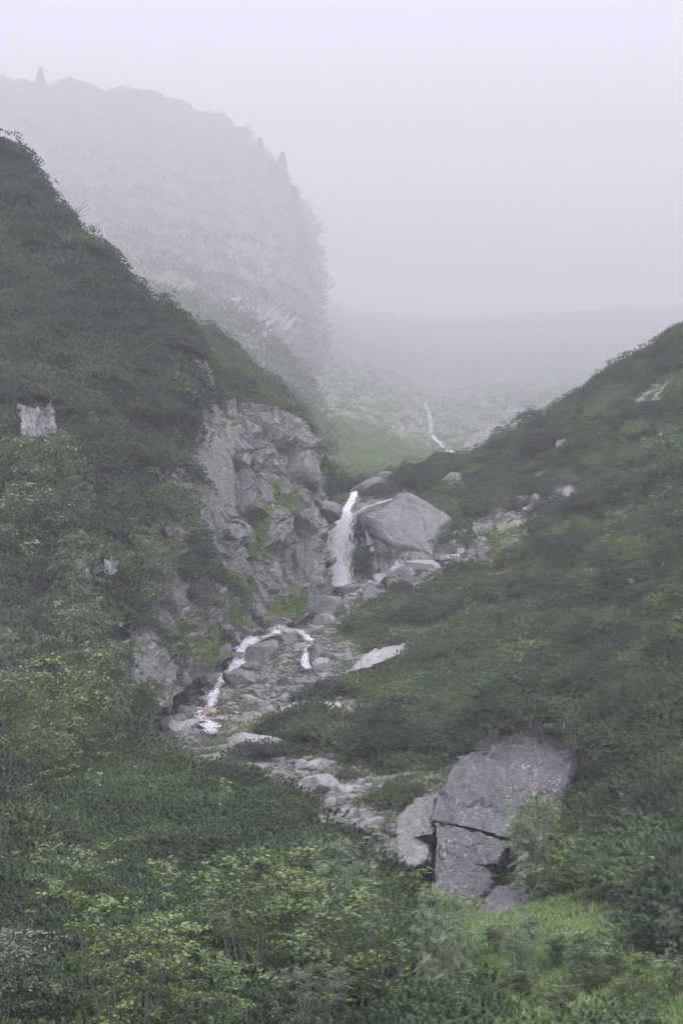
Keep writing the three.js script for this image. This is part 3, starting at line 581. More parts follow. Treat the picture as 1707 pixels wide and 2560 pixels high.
function limb(a, b, r0, r1, sag = 0) { const mid = a.clone().lerp(b, 0.5); mid.y += sag; const t = new THREE.TubeGeometry(new THREE.QuadraticBezierCurve3(a, mid, b), 4, r0, 5); const p = t.attributes.position; for (let i = 0; i <= 4; i++) { const c = a.clone().lerp(b, i / 4), k = lerp(1, r1 / r0, i / 4), cc = new THREE.QuadraticBezierCurve3(a, mid, b).getPoint(i / 4); for (let j = 0; j <= 5; j++) { const q = i * 6 + j; p.setXYZ(q, cc.x + (p.getX(q) - cc.x) * k, cc.y + (p.getY(q) - cc.y) * k, cc.z + (p.getZ(q) - cc.z) * k); } } t.deleteAttribute('uv'); return t; }
function pineBush(seed, shoots, w, h) {
  const r = rng32(seed), list = [], wood = [];
  for (let i = 0; i < shoots; i++) {
    const a = i * 2.39996, d = Math.sqrt((i + 0.5) / shoots), y = h * Math.sqrt(1 - d * d * 0.85) * (0.6 + 0.4 * r() + (r() < 0.14 ? 0.3 : 0)), e = d * w * (0.8 + 0.5 * r()), p = V(Math.cos(a) * e, y, Math.sin(a) * e);
    const q = new THREE.Quaternion().setFromUnitVectors(up, V(p.x * 0.95 / w, 1, p.z * 0.95 / w).normalize());
    list.push(clusterMid.clone().applyMatrix4(new THREE.Matrix4().compose(p, q, V(1, 0.9, 1))));
    if (i % 6 === 0) wood.push(limb(V(p.x * 0.1, -0.3, p.z * 0.1), p.clone().multiplyScalar(0.94), 0.03, 0.008, 0));
  }
  return { crown: mergeGeometries(list), stem: mergeGeometries(wood) };
}
const bushes = [pineBush(1, 70, 0.9, 0.95), pineBush(2, 90, 1.15, 0.9), pineBush(3, 60, 0.75, 1.15)];
const bigBushes = [pineBush(4, 210, 1.9, 1.9), pineBush(5, 170, 1.5, 2.2)];

// bush mounds: every bush a low dome of its own height
function dome(x, z, size, k) {
  const X = x / size, Z = z / size, ix = Math.floor(X), iz = Math.floor(Z); let h = 0, gx = 0, gz = 0, id = 0;
  for (let a = -1; a < 2; a++) for (let b = -1; b < 2; b++) {
    const cx = ix + a + hash3(ix + a, iz + b, 3 + k), cz = iz + b + hash3(ix + a, iz + b, 5 + k), top = 0.5 + 0.5 * hash3(ix + a, iz + b, 9 + k), rr = 0.62 + 0.4 * hash3(ix + a, iz + b, 11 + k);
    const dx = X - cx, dz = Z - cz, d2 = (dx * dx + dz * dz) / (rr * rr); if (d2 >= 1) continue;
    const y = top * Math.sqrt(1 - d2); if (y > h) { h = y; gx = dx / rr; gz = dz / rr; id = hash3(ix + a, iz + b, 21 + k); }
  }
  return [h, gx, gz, id];
}
function mound(x, z, size) {                            // a bush and the boughs that make it up
  x += 0.3 * size * n3(x / size / 1.5, 0, z / size / 1.5); z += 0.3 * size * n3b(x / size / 1.5, 0, z / size / 1.5);
  const A = dome(x, z, size, 0), B = dome(x, z, size * 0.42, 50);
  return [A[0] * 0.68 + B[0] * 0.36, A[1] + 0.5 * B[1], A[2] + 0.5 * B[2], 0.6 * A[3] + 0.4 * B[3]];
}
function thicket(g, name, label, geo, perM2, height, size, scale, tone, test = () => true) {
  const mats = [], colors = [], o = new THREE.Object3D(), dir = V(), c = new THREE.Color(), q = new THREE.Quaternion();
  scatter(g, perM2, (p, n) => {
    const open = openness(p); if (open < 1 + 0.25 * n3(p.x * 0.9, p.y * 0.9, p.z * 0.9) || !test(p, n)) return;
    const [h, gx, gz, id] = mound(p.x, p.y * 0.64 - p.z * 0.77, size); if (rnd() > 0.08 + 1.25 * h) return;
    const H = height * (0.05 + h) * (0.55 + 0.45 * sstep(open, 1, 1.5));
    const deep = rnd() < 0.3 ? rnd() * 0.6 : rnd() * 0.15;
    o.position.copy(p).addScaledVector(n, H * (1 - deep) * 0.75); o.position.y += H * (1 - deep) * 0.3;
    dir.set(gx * 0.55 + gauss() * 0.16, 1.05 + gz * 0.3, -gz * 0.4 + gauss() * 0.16).addScaledVector(n, 0.3).normalize();
    o.quaternion.setFromUnitVectors(up, dir).multiply(q.setFromAxisAngle(up, rnd() * 6.28));
    const s = scale(p) * R(0.75, 1.25); o.scale.set(s, s * R(0.85, 1.15), s); o.updateMatrix(); mats.push(o.matrix.clone());
    const k = (0.65 + 0.6 * id) * R(0.7, 1.3), y = clamp(0.5 + 0.6 * n3(p.x / 9, p.y / 9, p.z / 9) + 0.5 * (id - 0.5), 0, 1);
    colors.push(c.setRGB(lerp(tone[0][0], tone[1][0], y) * k, lerp(tone[0][1], tone[1][1], y) * k, lerp(tone[0][2], tone[1][2], y) * k).clone());
  });
  const im = new THREE.InstancedMesh(geo, M.needle, mats.length); mats.forEach((m, i) => { im.setMatrixAt(i, m); im.setColorAt(i, colors[i]); });
  console.log(name, mats.length);
  return tag(put(im, name), label, 'pine thicket', null, 'stuff');
}
function bushCover(g, label, perM2, s0, s1, tone, test = () => true) {      // whole bushes, side by side, each with its own tone
  const sets = bushes.map(() => [[], []]), o = new THREE.Object3D(), dir = V(), c = new THREE.Color(), q = new THREE.Quaternion();
  scatter(g, perM2, (p, n) => {
    if (edgeGap(p) < 0.75 + 0.5 * n3(p.x * 0.9, p.y * 0.9, p.z * 0.9) || !test(p)) return;
    const [M1, C1] = sets[Math.floor(rnd() * sets.length)], s = R(s0, s1);
    o.position.copy(p).addScaledVector(n, -0.1); o.quaternion.setFromUnitVectors(up, dir.copy(up).addScaledVector(n, 0.6).normalize()).multiply(q.setFromAxisAngle(up, rnd() * 6.28)); o.scale.set(s * R(0.85, 1.3), s * R(0.75, 1.1), s * R(0.85, 1.3)); o.updateMatrix(); M1.push(o.matrix.clone());
    const y = clamp(0.5 + 0.5 * n3(p.x / 9, p.y / 9, p.z / 9) + gauss() * 0.45, 0, 1), k = R(0.55, 1.5); C1.push(c.setRGB(lerp(tone[0][0], tone[1][0], y) * k, lerp(tone[0][1], tone[1][1], y) * k, lerp(tone[0][2], tone[1][2], y) * k).clone());
  });
  sets.forEach(([M1, C1], v) => { const im = new THREE.InstancedMesh(bushes[v].crown, M.needle, M1.length); M1.forEach((m, i) => { im.setMatrixAt(i, m); im.setColorAt(i, C1[i]); }); tag(put(im, 'dwarf_pine_bushes'), ['low ', 'broad ', 'upright '][v] + label, 'pine thicket', null, 'stuff'); });
  console.log('bushes', sets.map((q2) => q2[0].length).join(' '));
}
const pine = [[0.017, 0.035, 0.017], [0.056, 0.087, 0.027]];
const pineA = [[0.014, 0.03, 0.013], [0.034, 0.06, 0.019]], pineC = [[0.015, 0.029, 0.017], [0.042, 0.063, 0.025]];
thicket(landA, 'dwarf_pine_thicket', 'dense dwarf pine thicket covering the near hillside below the stream', clusterNear, (p) => 20 * clamp(40 / -p.z, 0.6, 1), 0.6, 2.1, (p) => lerp(1, 1.2, sstep(-p.z, 30, 65)), pineA);
thicket(landB, 'dwarf_pine_thicket', 'dense dwarf pine thicket covering the slope rising on the right', clusterMid, (p) => clamp(9 * 50 / -p.z, 5, 9), 0.45, 2.3, (p) => lerp(0.95, 1.3, sstep(-p.z, 30, 150)), pine);
thicket(landC, 'dwarf_pine_thicket', 'tall dark pine thicket covering the steep slope left of the cliff', clusterMid, 7, 0.6, 1.9, (p) => 1.2, pineC, (p, n) => n3(p.x / 5, p.y / 5, p.z / 5) > -0.72);
thicket(landM, 'dwarf_pine_thicket', 'pine thicket on the shoulder directly above the grey cliff', clusterMid, 5, 1.3, 3, () => 1.6, pine, (p, n) => n3(p.x / 6, p.y / 6, p.z / 6) > -0.55);
bushCover(landA, 'pine bushes massed on the near hillside', 0.55, 0.75, 1.05, pineA);
bushCover(landB, 'pine bushes massed on the right slope', 0.3, 0.9, 1.6, pine);
bushCover(landC, 'pine bushes massed on the steep left slope', 0.4, 1.1, 2.1, pineC, (p) => n3(p.x / 5, p.y / 5, p.z / 5) > -0.72);
bushCover(landM, 'pine bushes massed on the shoulder above the cliff', 0.25, 1.3, 2.2, pine, (p) => n3(p.x / 6, p.y / 6, p.z / 6) > -0.55);
thicket(landR, 'ridge_scrub', 'dim scrub covering the misty ridge behind the cliff', clusterFar, (p) => clamp(9000 / (p.z * p.z), 0.0016, 0.1), 8, 22, (p) => lerp(2.5, 16, sstep(-p.z, 250, 2600)), pine, (p, n) => n3(p.x / 25, p.y / 25, p.z / 25) > -0.5);
thicket(landV, 'meadow_scrub', 'pale green scrub and tall herbs on the misty upper meadow', clusterFar, (p) => (p.z < -1300 ? 0 : clamp(22000 / (p.z * p.z), 0.01, 0.7)), 0.7, 4, (p) => lerp(0.55, 5, sstep(-p.z, 150, 1100)), [[0.04, 0.07, 0.026], [0.06, 0.095, 0.036]]);

// ------------------------------------------------------------------ grass
function tuft(seed, blades, h, w) {
  const r = rng32(seed), pos = [];
  for (let i = 0; i < blades; i++) {
    const a = r() * 6.28, bx = (r() - 0.5) * h * 0.7, bz = (r() - 0.5) * h * 0.7, L = h * (0.6 + 0.5 * r()), lean = 0.15 + 0.6 * r(), dx = Math.cos(a), dz = Math.sin(a), sx = -dz * w, sz = dx * w;
    const m = [bx + dx * lean * L * 0.35, L * 0.62, bz + dz * lean * L * 0.35], t = [bx + dx * lean * L, L * 0.92, bz + dz * lean * L];
    pos.push(bx + sx, 0, bz + sz, bx - sx, 0, bz - sz, m[0] + sx * 0.8, m[1], m[2] + sz * 0.8, bx - sx, 0, bz - sz, m[0] - sx * 0.8, m[1], m[2] - sz * 0.8, m[0] + sx * 0.8, m[1], m[2] + sz * 0.8, m[0] + sx * 0.8, m[1], m[2] + sz * 0.8, m[0] - sx * 0.8, m[1], m[2] - sz * 0.8, ...t);
  }
  const g = new THREE.BufferGeometry(); g.setAttribute('position', new THREE.Float32BufferAttribute(pos, 3)); g.computeVertexNormals(); return g;
}
const tuftNear = tuft(3, 22, 0.24, 0.008), tuftMid = tuft(4, 18, 0.24, 0.014);
function grass(g, name, label, geo, perM2, tone, test, scale = () => 1) {
  const mats = [], colors = [], o = new THREE.Object3D(), q = new THREE.Quaternion(), c = new THREE.Color(), dir = V();
  scatter(g, perM2, (p, n) => {
    if (!test(p, n)) return;
    o.position.copy(p); o.quaternion.setFromUnitVectors(up, dir.copy(up).addScaledVector(n, 0.4).normalize()).multiply(q.setFromAxisAngle(up, rnd() * 6.28)); const s = scale(p) * R(0.6, 1.3); o.scale.set(s, s * R(0.7, 1.2), s); o.updateMatrix(); mats.push(o.matrix.clone());
    const y = clamp(0.5 + 0.8 * n3(p.x / 1.6, p.y / 1.6, p.z / 1.6) + gauss() * 0.2, 0, 1), k = R(0.75, 1.25); colors.push(c.setRGB(lerp(tone[0][0], tone[1][0], y) * k, lerp(tone[0][1], tone[1][1], y) * k, lerp(tone[0][2], tone[1][2], y) * k).clone());
  });
  const im = new THREE.InstancedMesh(geo, M.grass, mats.length); mats.forEach((m, i) => { im.setMatrixAt(i, m); im.setColorAt(i, colors[i]); });
  console.log(name, mats.length);
  return tag(put(im, name), label, 'grass', null, 'stuff');
}
const fresh = [[0.055, 0.115, 0.02], [0.1, 0.15, 0.03]], drab = [[0.045, 0.075, 0.02], [0.085, 0.1, 0.036]];
grass(landB, 'meadow_grass', 'bright green meadow grass at the lower right corner', tuftNear, (p) => (p.z > -50 ? 75 : 0), fresh, (p) => openness(p) < 1.15);
grass(landB, 'gully_grass', 'rough grass growing between the stones of the gully', tuftMid, (p) => (p.z < -50 && p.z > -135 ? 22 : 0), drab, (p) => openness(p) < 1.4 && n3(p.x / 2.6, p.y / 2.6, p.z / 2.6) + 0.5 * (openness(p) - 0.8) > 0.05);
grass(landK, 'ledge_grass', 'grass tufts and moss on the ledges of the grey cliff', tuftMid, 8, [[0.05, 0.075, 0.025], [0.09, 0.12, 0.035]], (p, n) => n.y > 0.72 && n3(p.x / 2.5, p.y / 2.5, p.z / 2.5) > 0);
const turfK = [[[600, 1470], [585, 1545]], [[645, 1300], [640, 1390]], [[760, 1500], [700, 1545]], [[690, 1240], [720, 1260]], [[520, 1640], [560, 1600]]].map((l) => l.map(([x, y]) => pick(x, y, [landK])));
grass(landK, 'cliff_turf', 'bright grass streaks growing down the grey cliff', tuftMid, 34, fresh, (p) => turfK.some(([a, b]) => { const t = clamp(p.clone().sub(a).dot(b.clone().sub(a)) / Math.max(0.01, b.distanceToSquared(a)), 0, 1); return p.distanceTo(a.clone().lerp(b, t)) < 0.9 + 0.5 * n3(p.x, p.y, p.z); }), () => 1.2);
grass(landM, 'shoulder_grass', 'green grass between pines on the shoulder above the cliff', tuftMid, 3, drab, (p) => n3(p.x / 6, p.y / 6, p.z / 6) < -0.4, () => 1.6);
grass(landV, 'upper_meadow_grass', 'soft green grass of the misty upper meadow', tuftMid, (p) => (p.z > -420 ? 3 : 0), fresh, () => true, (p) => 2.2);

// ------------------------------------------------------------------ broadleaf shrubs
const leafKinds = {
  rowan(push, r, s) { for (let i = 0; i < 11; i++) { const k = i === 10 ? 0 : i % 2 ? 1 : -1, x = (0.04 + 0.026 * Math.floor(i / 2)) * s, L = 0.055 * s, w = 0.011 * s, a = k * 1.1, dx = Math.cos(a), dz = Math.sin(a), dr = -x * x / s * 1.6; push([x, dr, 0], [x + dx * L * 0.5 - dz * w, dr + 0.004 * s, dz * L * 0.5 + dx * w], [x + dx * L, dr - 0.01 * s, dz * L], [x + dx * L * 0.5 + dz * w, dr + 0.004 * s, dz * L * 0.5 - dx * w]); } },
  broad(push, r, s) { const L = 0.11 * s, w = 0.042 * s; push([0.02 * s, 0, 0], [L * 0.45, 0.008, w], [L, -0.02 * s, 0], [L * 0.45, 0.008, -w]); push([0.02 * s, -0.002, 0], [L * 0.4, -0.004, w * 1.5], [L * 0.75, -0.02 * s, w], [L * 0.4, 0, 0.1 * w]); push([0.02 * s, -0.002, 0], [L * 0.4, -0.004, -w * 1.5], [L * 0.75, -0.02 * s, -w], [L * 0.4, 0, -0.1 * w]); },
  small(push, r, s) { for (let i = 0; i < 4; i++) { const a = i * 1.7 + r(), x = i * 0.03 * s, L = 0.055 * s, w = 0.018 * s, dx = Math.cos(a), dz = Math.sin(a); push([x, 0, 0], [x + dx * L * 0.5 - dz * w, 0.006, dz * L * 0.5 + dx * w], [x + dx * L, -0.008, dz * L], [x + dx * L * 0.5 + dz * w, 0.006, dz * L * 0.5 - dx * w]); } },
};
function shrubShape(seed, kind, h, wide, leaves, leafSize, stems) {
  const r = rng32(seed), rr = (a, b) => a + (b - a) * r(), wood = [], tips = [], pos = [], col = [];
  for (let i = 0; i < stems; i++) {
    const a = r() * 6.28, reach = wide * 0.42 * Math.sqrt(r()), top = V(Math.cos(a) * reach, h * rr(0.6, 0.92), Math.sin(a) * reach), root = V(Math.cos(a) * 0.08, -1.2, Math.sin(a) * 0.08);
    wood.push(limb(root, top, 0.01 + 0.005 * h, 0.004, 0.1));
    const nb = 4 + Math.floor(h * 2.2);
    for (let k = 0; k < nb; k++) {
      const t = rr(0.3, 1), b = root.clone().lerp(top, t), aa = r() * 6.28, L = wide * rr(0.14, 0.3) * (1.25 - 0.6 * t), e = b.clone().add(V(Math.cos(aa) * L, L * rr(0.15, 0.6), Math.sin(aa) * L));
      wood.push(limb(b, e, 0.008, 0.003, 0.03)); for (let q = 0; q < 3; q++) tips.push([b.clone().lerp(e, rr(0.45, 1.05)), aa]);
    }
    tips.push([top, a]);
  }
  const m = new THREE.Matrix4(), e = new THREE.Euler(), v = V(), per = Math.ceil(leaves / tips.length);
  for (const [tip, aa] of tips) for (let k = 0; k < per; k++) {
    m.makeRotationFromEuler(e.set(rr(-0.4, 0.4), aa + rr(-1.6, 1.6), rr(-0.75, 0.45), 'YXZ')); m.setPosition(tip.x + rr(-1, 1) * wide * 0.06, tip.y + rr(-1, 1) * h * 0.025, tip.z + rr(-1, 1) * wide * 0.06);
    const kk = rr(0.7, 1.3), yy = rr(0.85, 1.2); leafKinds[kind]((A, B, C, D) => { for (const q of [A, B, C, A, C, D]) { v.set(...q).applyMatrix4(m); pos.push(v.x, v.y, v.z); col.push(kk * yy, kk, kk * 0.95); } }, r, leafSize * rr(0.6, 1.25));
  }
  const g = new THREE.BufferGeometry(); g.setAttribute('position', new THREE.Float32BufferAttribute(pos, 3)); g.setAttribute('color', new THREE.Float32BufferAttribute(col, 3)); g.computeVertexNormals();
  return { crown: g, stem: mergeGeometries(wood) };
}
const shrubKinds = {
  rowan: [shrubShape(1, 'rowan', 2.2, 1.7, 800, 0.9, 9), shrubShape(2, 'rowan', 2.0, 2.0, 800, 0.95, 9)],
  sparseRowan: [shrubShape(3, 'rowan', 1.6, 1.1, 120, 1, 3)],
  maple: [shrubShape(4, 'broad', 2.3, 2.2, 4200, 0.62, 13), shrubShape(5, 'broad', 2.0, 2.5, 4200, 0.66, 13)],
  sparseMaple: [shrubShape(6, 'broad', 1.3, 1.0, 170, 1.05, 3), shrubShape(7, 'broad', 1.5, 0.9, 150, 1, 3)],
  alder: [shrubShape(8, 'small', 2.2, 2.2, 3200, 1.4, 12), shrubShape(9, 'small', 1.8, 2.4, 3200, 1.4, 12)],
  willow: [shrubShape(10, 'small', 1.6, 1.8, 1600, 0.9, 10)],
};
let turn = 0;
function shrub(kind, mat, px, py, size, label, o = {}) {   // size: height of the crown, metres; stands on the ground at that sight line
  const p = pick(px, py, o.on ?? [landA, landB, landC, landK]); if (!p) { console.log('no ground', label); return; }
  const list = shrubKinds[kind], sh = list[turn++ % list.length], g = new THREE.Group();
  const a = new THREE.Mesh(sh.stem, M.bark), b = new THREE.Mesh(sh.crown, mat); a.name = 'stem'; b.name = 'crown'; g.add(a, b);
  g.position.copy(p); g.position.y += p.z < -66 && px < 460 ? 0.7 : 0.5; g.rotation.y = turn * 1.7; const s = (size / 2) * (px < 460 && p.z < -80 ? 1.35 : 1); g.scale.set(s * (o.wide ?? 1), s, s * (o.wide ?? 1));
  return put(tag(g, label, 'shrub', o.group), o.name ?? ({ rowan: 'rowan_shrub', sparseRowan: 'rowan_shrub', maple: 'maple_shrub', sparseMaple: 'maple_sapling', alder: 'alder_shrub', willow: 'willow_shrub' })[kind]);
}
// near hillside
shrub('maple', M.maple, 640, 2530, 2.2, 'large bright maple shrub in the near pines, centre of the lower thicket', { wide: 1 });
shrub('maple', M.maple, 520, 2480, 2.0, 'bright maple shrub on the left flank of the large one');
shrub('maple', M.mapleYellow, 760, 2400, 1.6, 'yellow-green maple shrub at the top of the lower shrub group');
shrub('maple', M.maple, 880, 2560, 2.1, 'mid green maple shrub near the bottom edge right of the large one');
shrub('rowan', M.rowan, 850, 2430, 2.1, 'darker rowan shrub behind the lower maple group');
shrub('willow', M.willow, 780, 2680, 1.5, 'grey-green round willow shrub at the bottom edge');
shrub('maple', M.mapleYellow, 330, 2690, 2.0, 'yellow-green maple shrub at the bottom left edge');
shrub('maple', M.maple, 200, 2370, 1.9, 'maple shrub standing alone in the near pines, left side');
shrub('sparseMaple', M.maple, 160, 2470, 1.2, 'thin maple sapling just below the lone left maple');
shrub('alder', M.willow, 20, 2640, 1.6, 'grey-green shrub in the bottom left corner');
shrub('sparseMaple', M.bright, 500, 2170, 0.9, 'small yellow-green sapling in the middle of the near pines');
shrub('sparseRowan', M.willow, 360, 2190, 1.0, 'pale grey-green twiggy sapling left of the yellow-green sapling');
shrub('sparseMaple', M.bright, 30, 2230, 0.8, 'yellow leaf sprig at the left edge of the near pines');
shrub('sparseMaple', M.bright, 90, 2210, 0.7, 'yellow leaf sprig right of the left edge sprig');
shrub('sparseMaple', M.bright, 690, 2090, 0.9, 'small pale sapling high in the near pines');
shrub('sparseRowan', M.rowan, 140, 2180, 0.9, 'small bluish sapling among the left near pines');
shrub('rowan', M.rowanPale, 1120, 2560, 1.8, 'bluish rowan shrub in front of the meadow hollow');
shrub('sparseMaple', M.maple, 1000, 2580, 1.3, 'light green sapling left of the bluish rowan');
shrub('sparseMaple', M.maple, 690, 2650, 1.4, 'light green sapling at the bottom edge below the maple group');
shrub('maple', M.maple, 480, 2690, 1.5, 'bright low maple shrub at the bottom edge left of centre');
// foot of the left slope
shrub('maple', M.maple, 40, 1900, 2.6, 'yellow-green maple shrub at the left edge beside the near pines');
shrub('maple', M.mapleYellow, 110, 1990, 2.2, 'yellow-green maple below the left edge shrub');
shrub('maple', M.mapleYellow, 170, 1930, 3.2, 'tall yellow-green maple at the foot of the left slope');
shrub('alder', M.alder, 240, 1800, 3.2, 'green alder at the foot of the left slope');
shrub('alder', M.alder, 210, 1690, 3.0, 'broad green alder on the lower left slope');
shrub('maple', M.maple, 250, 1900, 2.2, 'light maple at the pine edge below the alders');
shrub('rowan', M.rowan, 30, 1760, 2.6, 'dark rowan at the left edge of the lower slope');
shrub('alder', M.alder, 60, 1300, 3.8, 'large bluish alder on the left slope near the edge');
shrub('alder', M.alder, 30, 1450, 3.4, 'bluish alder below the large one on the left slope');
shrub('alder', M.willow, 110, 1420, 3.0, 'grey-green alder in the middle of the left shrub belt');
shrub('rowan', M.rowan, 180, 1560, 3.0, 'bright rowan in the lower left shrub belt');
shrub('rowan', M.rowanPale, 150, 1270, 1.8, 'pale rowan sapling under the vertical rock rib');
shrub('rowan', M.rowan, 190, 1290, 2.2, 'bluish rowan right of the pale rowan sapling');
shrub('rowan', M.rowanPale, 400, 1500, 2.6, 'pale rowan in front of the mossy rock step');
shrub('maple', M.maple, 320, 1530, 2.4, 'light maple below the pale rock nose');
shrub('rowan', M.rowan, 360, 1440, 2.2, 'rowan between the rock nose and the cliff edge');
shrub('alder', M.alder, 410, 1360, 2.6, 'dark alder at the cliff edge');
shrub('sparseRowan', M.rowanPale, 240, 1140, 2.2, 'thin pale sapling in the upper left pines');
shrub('sparseMaple', M.maple, 270, 770, 2.2, 'faint green sapling near the skyline of the left slope');
shrub('alder', M.alder, 365, 1830, 1.8, 'green shrub covering the foot of the lowest outcrop');
shrub('alder', M.maple, 345, 1800, 1.5, 'light green shrub left of the outcrop foot');
shrub('alder', M.alder, 430, 1680, 1.8, 'green shrub under the lowest outcrop beside the stream');
// right slope
shrub('rowan', M.rowanPale, 1345, 2260, 2.6, 'tall bluish rowan beside the pitted slab');
shrub('rowan', M.rowan, 1290, 2480, 1.2, 'low rowan at the edge of the meadow hollow');
shrub('sparseRowan', M.rowan, 1470, 2280, 1.2, 'thin rowan in the pines right of the tall bluish rowan');
shrub('maple', M.bright, 1255, 1425, 2.6, 'yellow-green shrub at the end of the stone bank', { wide: 1.1 });
shrub('sparseMaple', M.bright, 1520, 1350, 2.6, 'thin yellow-green sapling high on the right slope');
shrub('sparseMaple', M.bright, 1655, 1740, 1.5, 'thin yellow-green sapling near the right edge');
shrub('alder', M.alder, 1690, 1250, 4.4, 'broad pale green birch-like tree at the right edge', { name: 'birch_tree' });
shrub('alder', M.alder, 1600, 1260, 2.4, 'light green shrub left of the pale tree at the right edge');
shrub('maple', M.mapleYellow, 1620, 2600, 0.9, 'yellowish herb bush in the meadow at the bottom right');
shrub('alder', M.alder, 1480, 2500, 1.0, 'low green herb bush at the upper rim of the meadow');
[[1330, 2380], [1390, 2440], [1440, 2490], [1530, 2470], [1600, 2500], [1560, 2560], [1680, 2520], [1300, 2540], [1400, 2590], [1240, 2410]].forEach(([x, y], i) => shrub('alder', [M.alder, M.maple, M.mapleYellow][i % 3], x, y, R(0.3, 0.5), 'low leafy herb clump growing in the meadow grass', { on: [landB], wide: 1.5, name: 'herb_clump', group: 'herb clumps of the meadow' }));
shrub('sparseRowan', M.rowan, 1690, 2450, 1.4, 'rowan sapling at the right edge above the meadow');
shrub('willow', M.maple, 850, 1730, 1.5, 'yellow-green low willow beside the gully grass', { on: [landB] });
shrub('willow', M.alder, 900, 1590, 1.6, 'light green bush at the lower end of the stone bank', { on: [landB] });
shrub('sparseRowan', M.rowanPale, 880, 1890, 0.9, 'pale sapling at the edge of the dark pine band', { on: [landB] });

[[1000, 1640, 1.3], [1170, 1560, 1.5], [1330, 1480, 1.3], [1420, 1620, 1.2], [1580, 1530, 1.4], [1300, 1720, 1.2], [1640, 1930, 1.1], [1560, 2080, 1.0], [1450, 2180, 0.9], [1620, 2280, 0.9], [1350, 1330, 1.6], [1560, 1180, 1.8]].forEach(([x, y, h]) => shrub('sparseMaple', rnd() < 0.5 ? M.bright : M.maple, x, y, h * 1.5, 'slim light green sapling rising out of the pines on the right slope', { on: [landB], group: 'saplings of the right slope' }));
[[60, 2080, 1.1], [230, 2060, 1.2], [330, 2010, 1.1], [420, 2300, 1.0], [270, 2290, 1.0], [560, 2060, 0.9], [820, 2230, 1.0], [930, 2330, 1.0], [90, 2380, 1.0]].forEach(([x, y, h]) => shrub('sparseMaple', rnd() < 0.5 ? M.bright : M.maple, x, y, h * 1.3, 'slim light green sapling rising out of the near pines', { on: [landA], group: 'saplings of the near pines' }));
// ------------------------------------------------------------------ single dwarf pines and young conifers
const bushMats = [[0.017, 0.032, 0.017], [0.026, 0.046, 0.021], [0.045, 0.07, 0.025], [0.021, 0.04, 0.022]].map((c) => plain(c, 0.75, { vertexColors: true }));
function pineAt(px, py, size, wide, label, on, group) {
  let p = null; for (let q = 0; q < 5 && !p; q++) p = pick(px, py + q * 22, on ?? [landB, landK, landC]); if (!p) { console.log('no ground', label); return; }
  const k = turn++, big = size > 1.4, b = big ? bigBushes[k % 2] : bushes[k % 3], g = new THREE.Group(), s = new THREE.Mesh(b.stem, M.bark), c = new THREE.Mesh(b.crown, bushMats[Math.floor(rnd() * 4)]);
  s.name = 'stem'; c.name = 'crown'; g.add(s, c); g.position.copy(p); g.rotation.y = k * 2.1; if (big) size *= 0.5; g.scale.set(size * wide, size, size * wide);
  put(tag(g, label, 'dwarf pine', group), 'dwarf_pine');
}
for (const [x, y, s, w, l] of [
  [820, 1745, 1, 1.4, 'dark low pine beside the yellow-green willow in the gully'], [780, 1760, 0.8, 1.3, 'dark low pine left of the gully willow'],
  [700, 1840, 1, 1.5, 'leftmost pine of the dark band below the long slab'], [760, 1855, 1.1, 1.4, 'second pine from the left in the dark band below the slab'],
  [830, 1865, 1.2, 1.4, 'middle pine of the dark band below the long slab'], [900, 1860, 1.2, 1.3, 'right pine of the dark band below the long slab'],
  [620, 1900, 0.8, 1.4, 'low pine right at the foot of the white wedge boulder'], [700, 1895, 0.8, 1.5, 'low pine at the left of the lower stone field'],
  [870, 1955, 0.5, 1.3, 'tiny pine among the lower stones'], [1000, 2010, 0.95, 1.2, 'dark round pine left above the pitted slab'], [960, 2030, 0.8, 1.2, 'dark round pine left of the rock plates'],
  [1255, 2160, 0.75, 1.2, 'dark pine right of the cracked middle block'], [1240, 2200, 0.7, 1.1, 'small dark pine at the foot of the slab'], [1360, 2060, 0.9, 1.2, 'dark pine covering the right end of the slab'],
  [1410, 2010, 1.0, 1.2, 'upper dark pine at the right rim of the slab'],
  [1020, 1225, 1.5, 1.3, 'pine mat on top of the waterfall block'], [1060, 1210, 1.6, 1.2, 'pine on the knoll above the waterfall block'], [970, 1245, 1, 1.4, 'low pine draping the lip of the waterfall block'],
  [745, 1560, 0.6, 1.4, 'small dark pine beside the upper rapid'], [1010, 1400, 0.6, 1.6, 'low pine under the right end of the waterfall block'],
  [780, 1235, 1.1, 1.1, 'dark pine left of the waterfall head'],
]) pineAt(x, y, s, w, l, y < 1260 || (x > 900 && x < 1000 && y < 1480 && y > 1380) ? [landW, landB] : [landB]);
for (const [x, y, s, w, l] of [[480, 1480, 2.2, 1.1, 'dark pine hanging on the cliff edge above the smooth slab foot'], [500, 1420, 1.6, 1.1, 'dark pine higher on the cliff edge'], [575, 1480, 0.8, 1, 'small pine growing from the cliff foot'], [350, 1600, 1.6, 1, 'dark pine above the lowest outcrop']]) pineAt(x, y, s, w, l, [landK, landC]);

for (const [x, y, s, w, l] of [
  [1160, 1880, 1.1, 1.2, 'dark pine over the upper left corner of the pitted slab'], [1225, 1855, 1.2, 1.2, 'dark pine hanging over the top edge of the pitted slab'], [1290, 1825, 1.2, 1.2, 'pine crowning the top of the pitted slab'],
  [1440, 1890, 1.2, 1.2, 'pine overlapping the right rim of the pitted slab'], [1435, 1960, 1.1, 1.2, 'pine below the right rim of the pitted slab'], [1330, 2110, 0.8, 1.2, 'low pine at the lower right corner of the pitted slab'],
]) pineAt(x, y, s, w, l, [...slabs.picked.slice(0, 1), landB]);
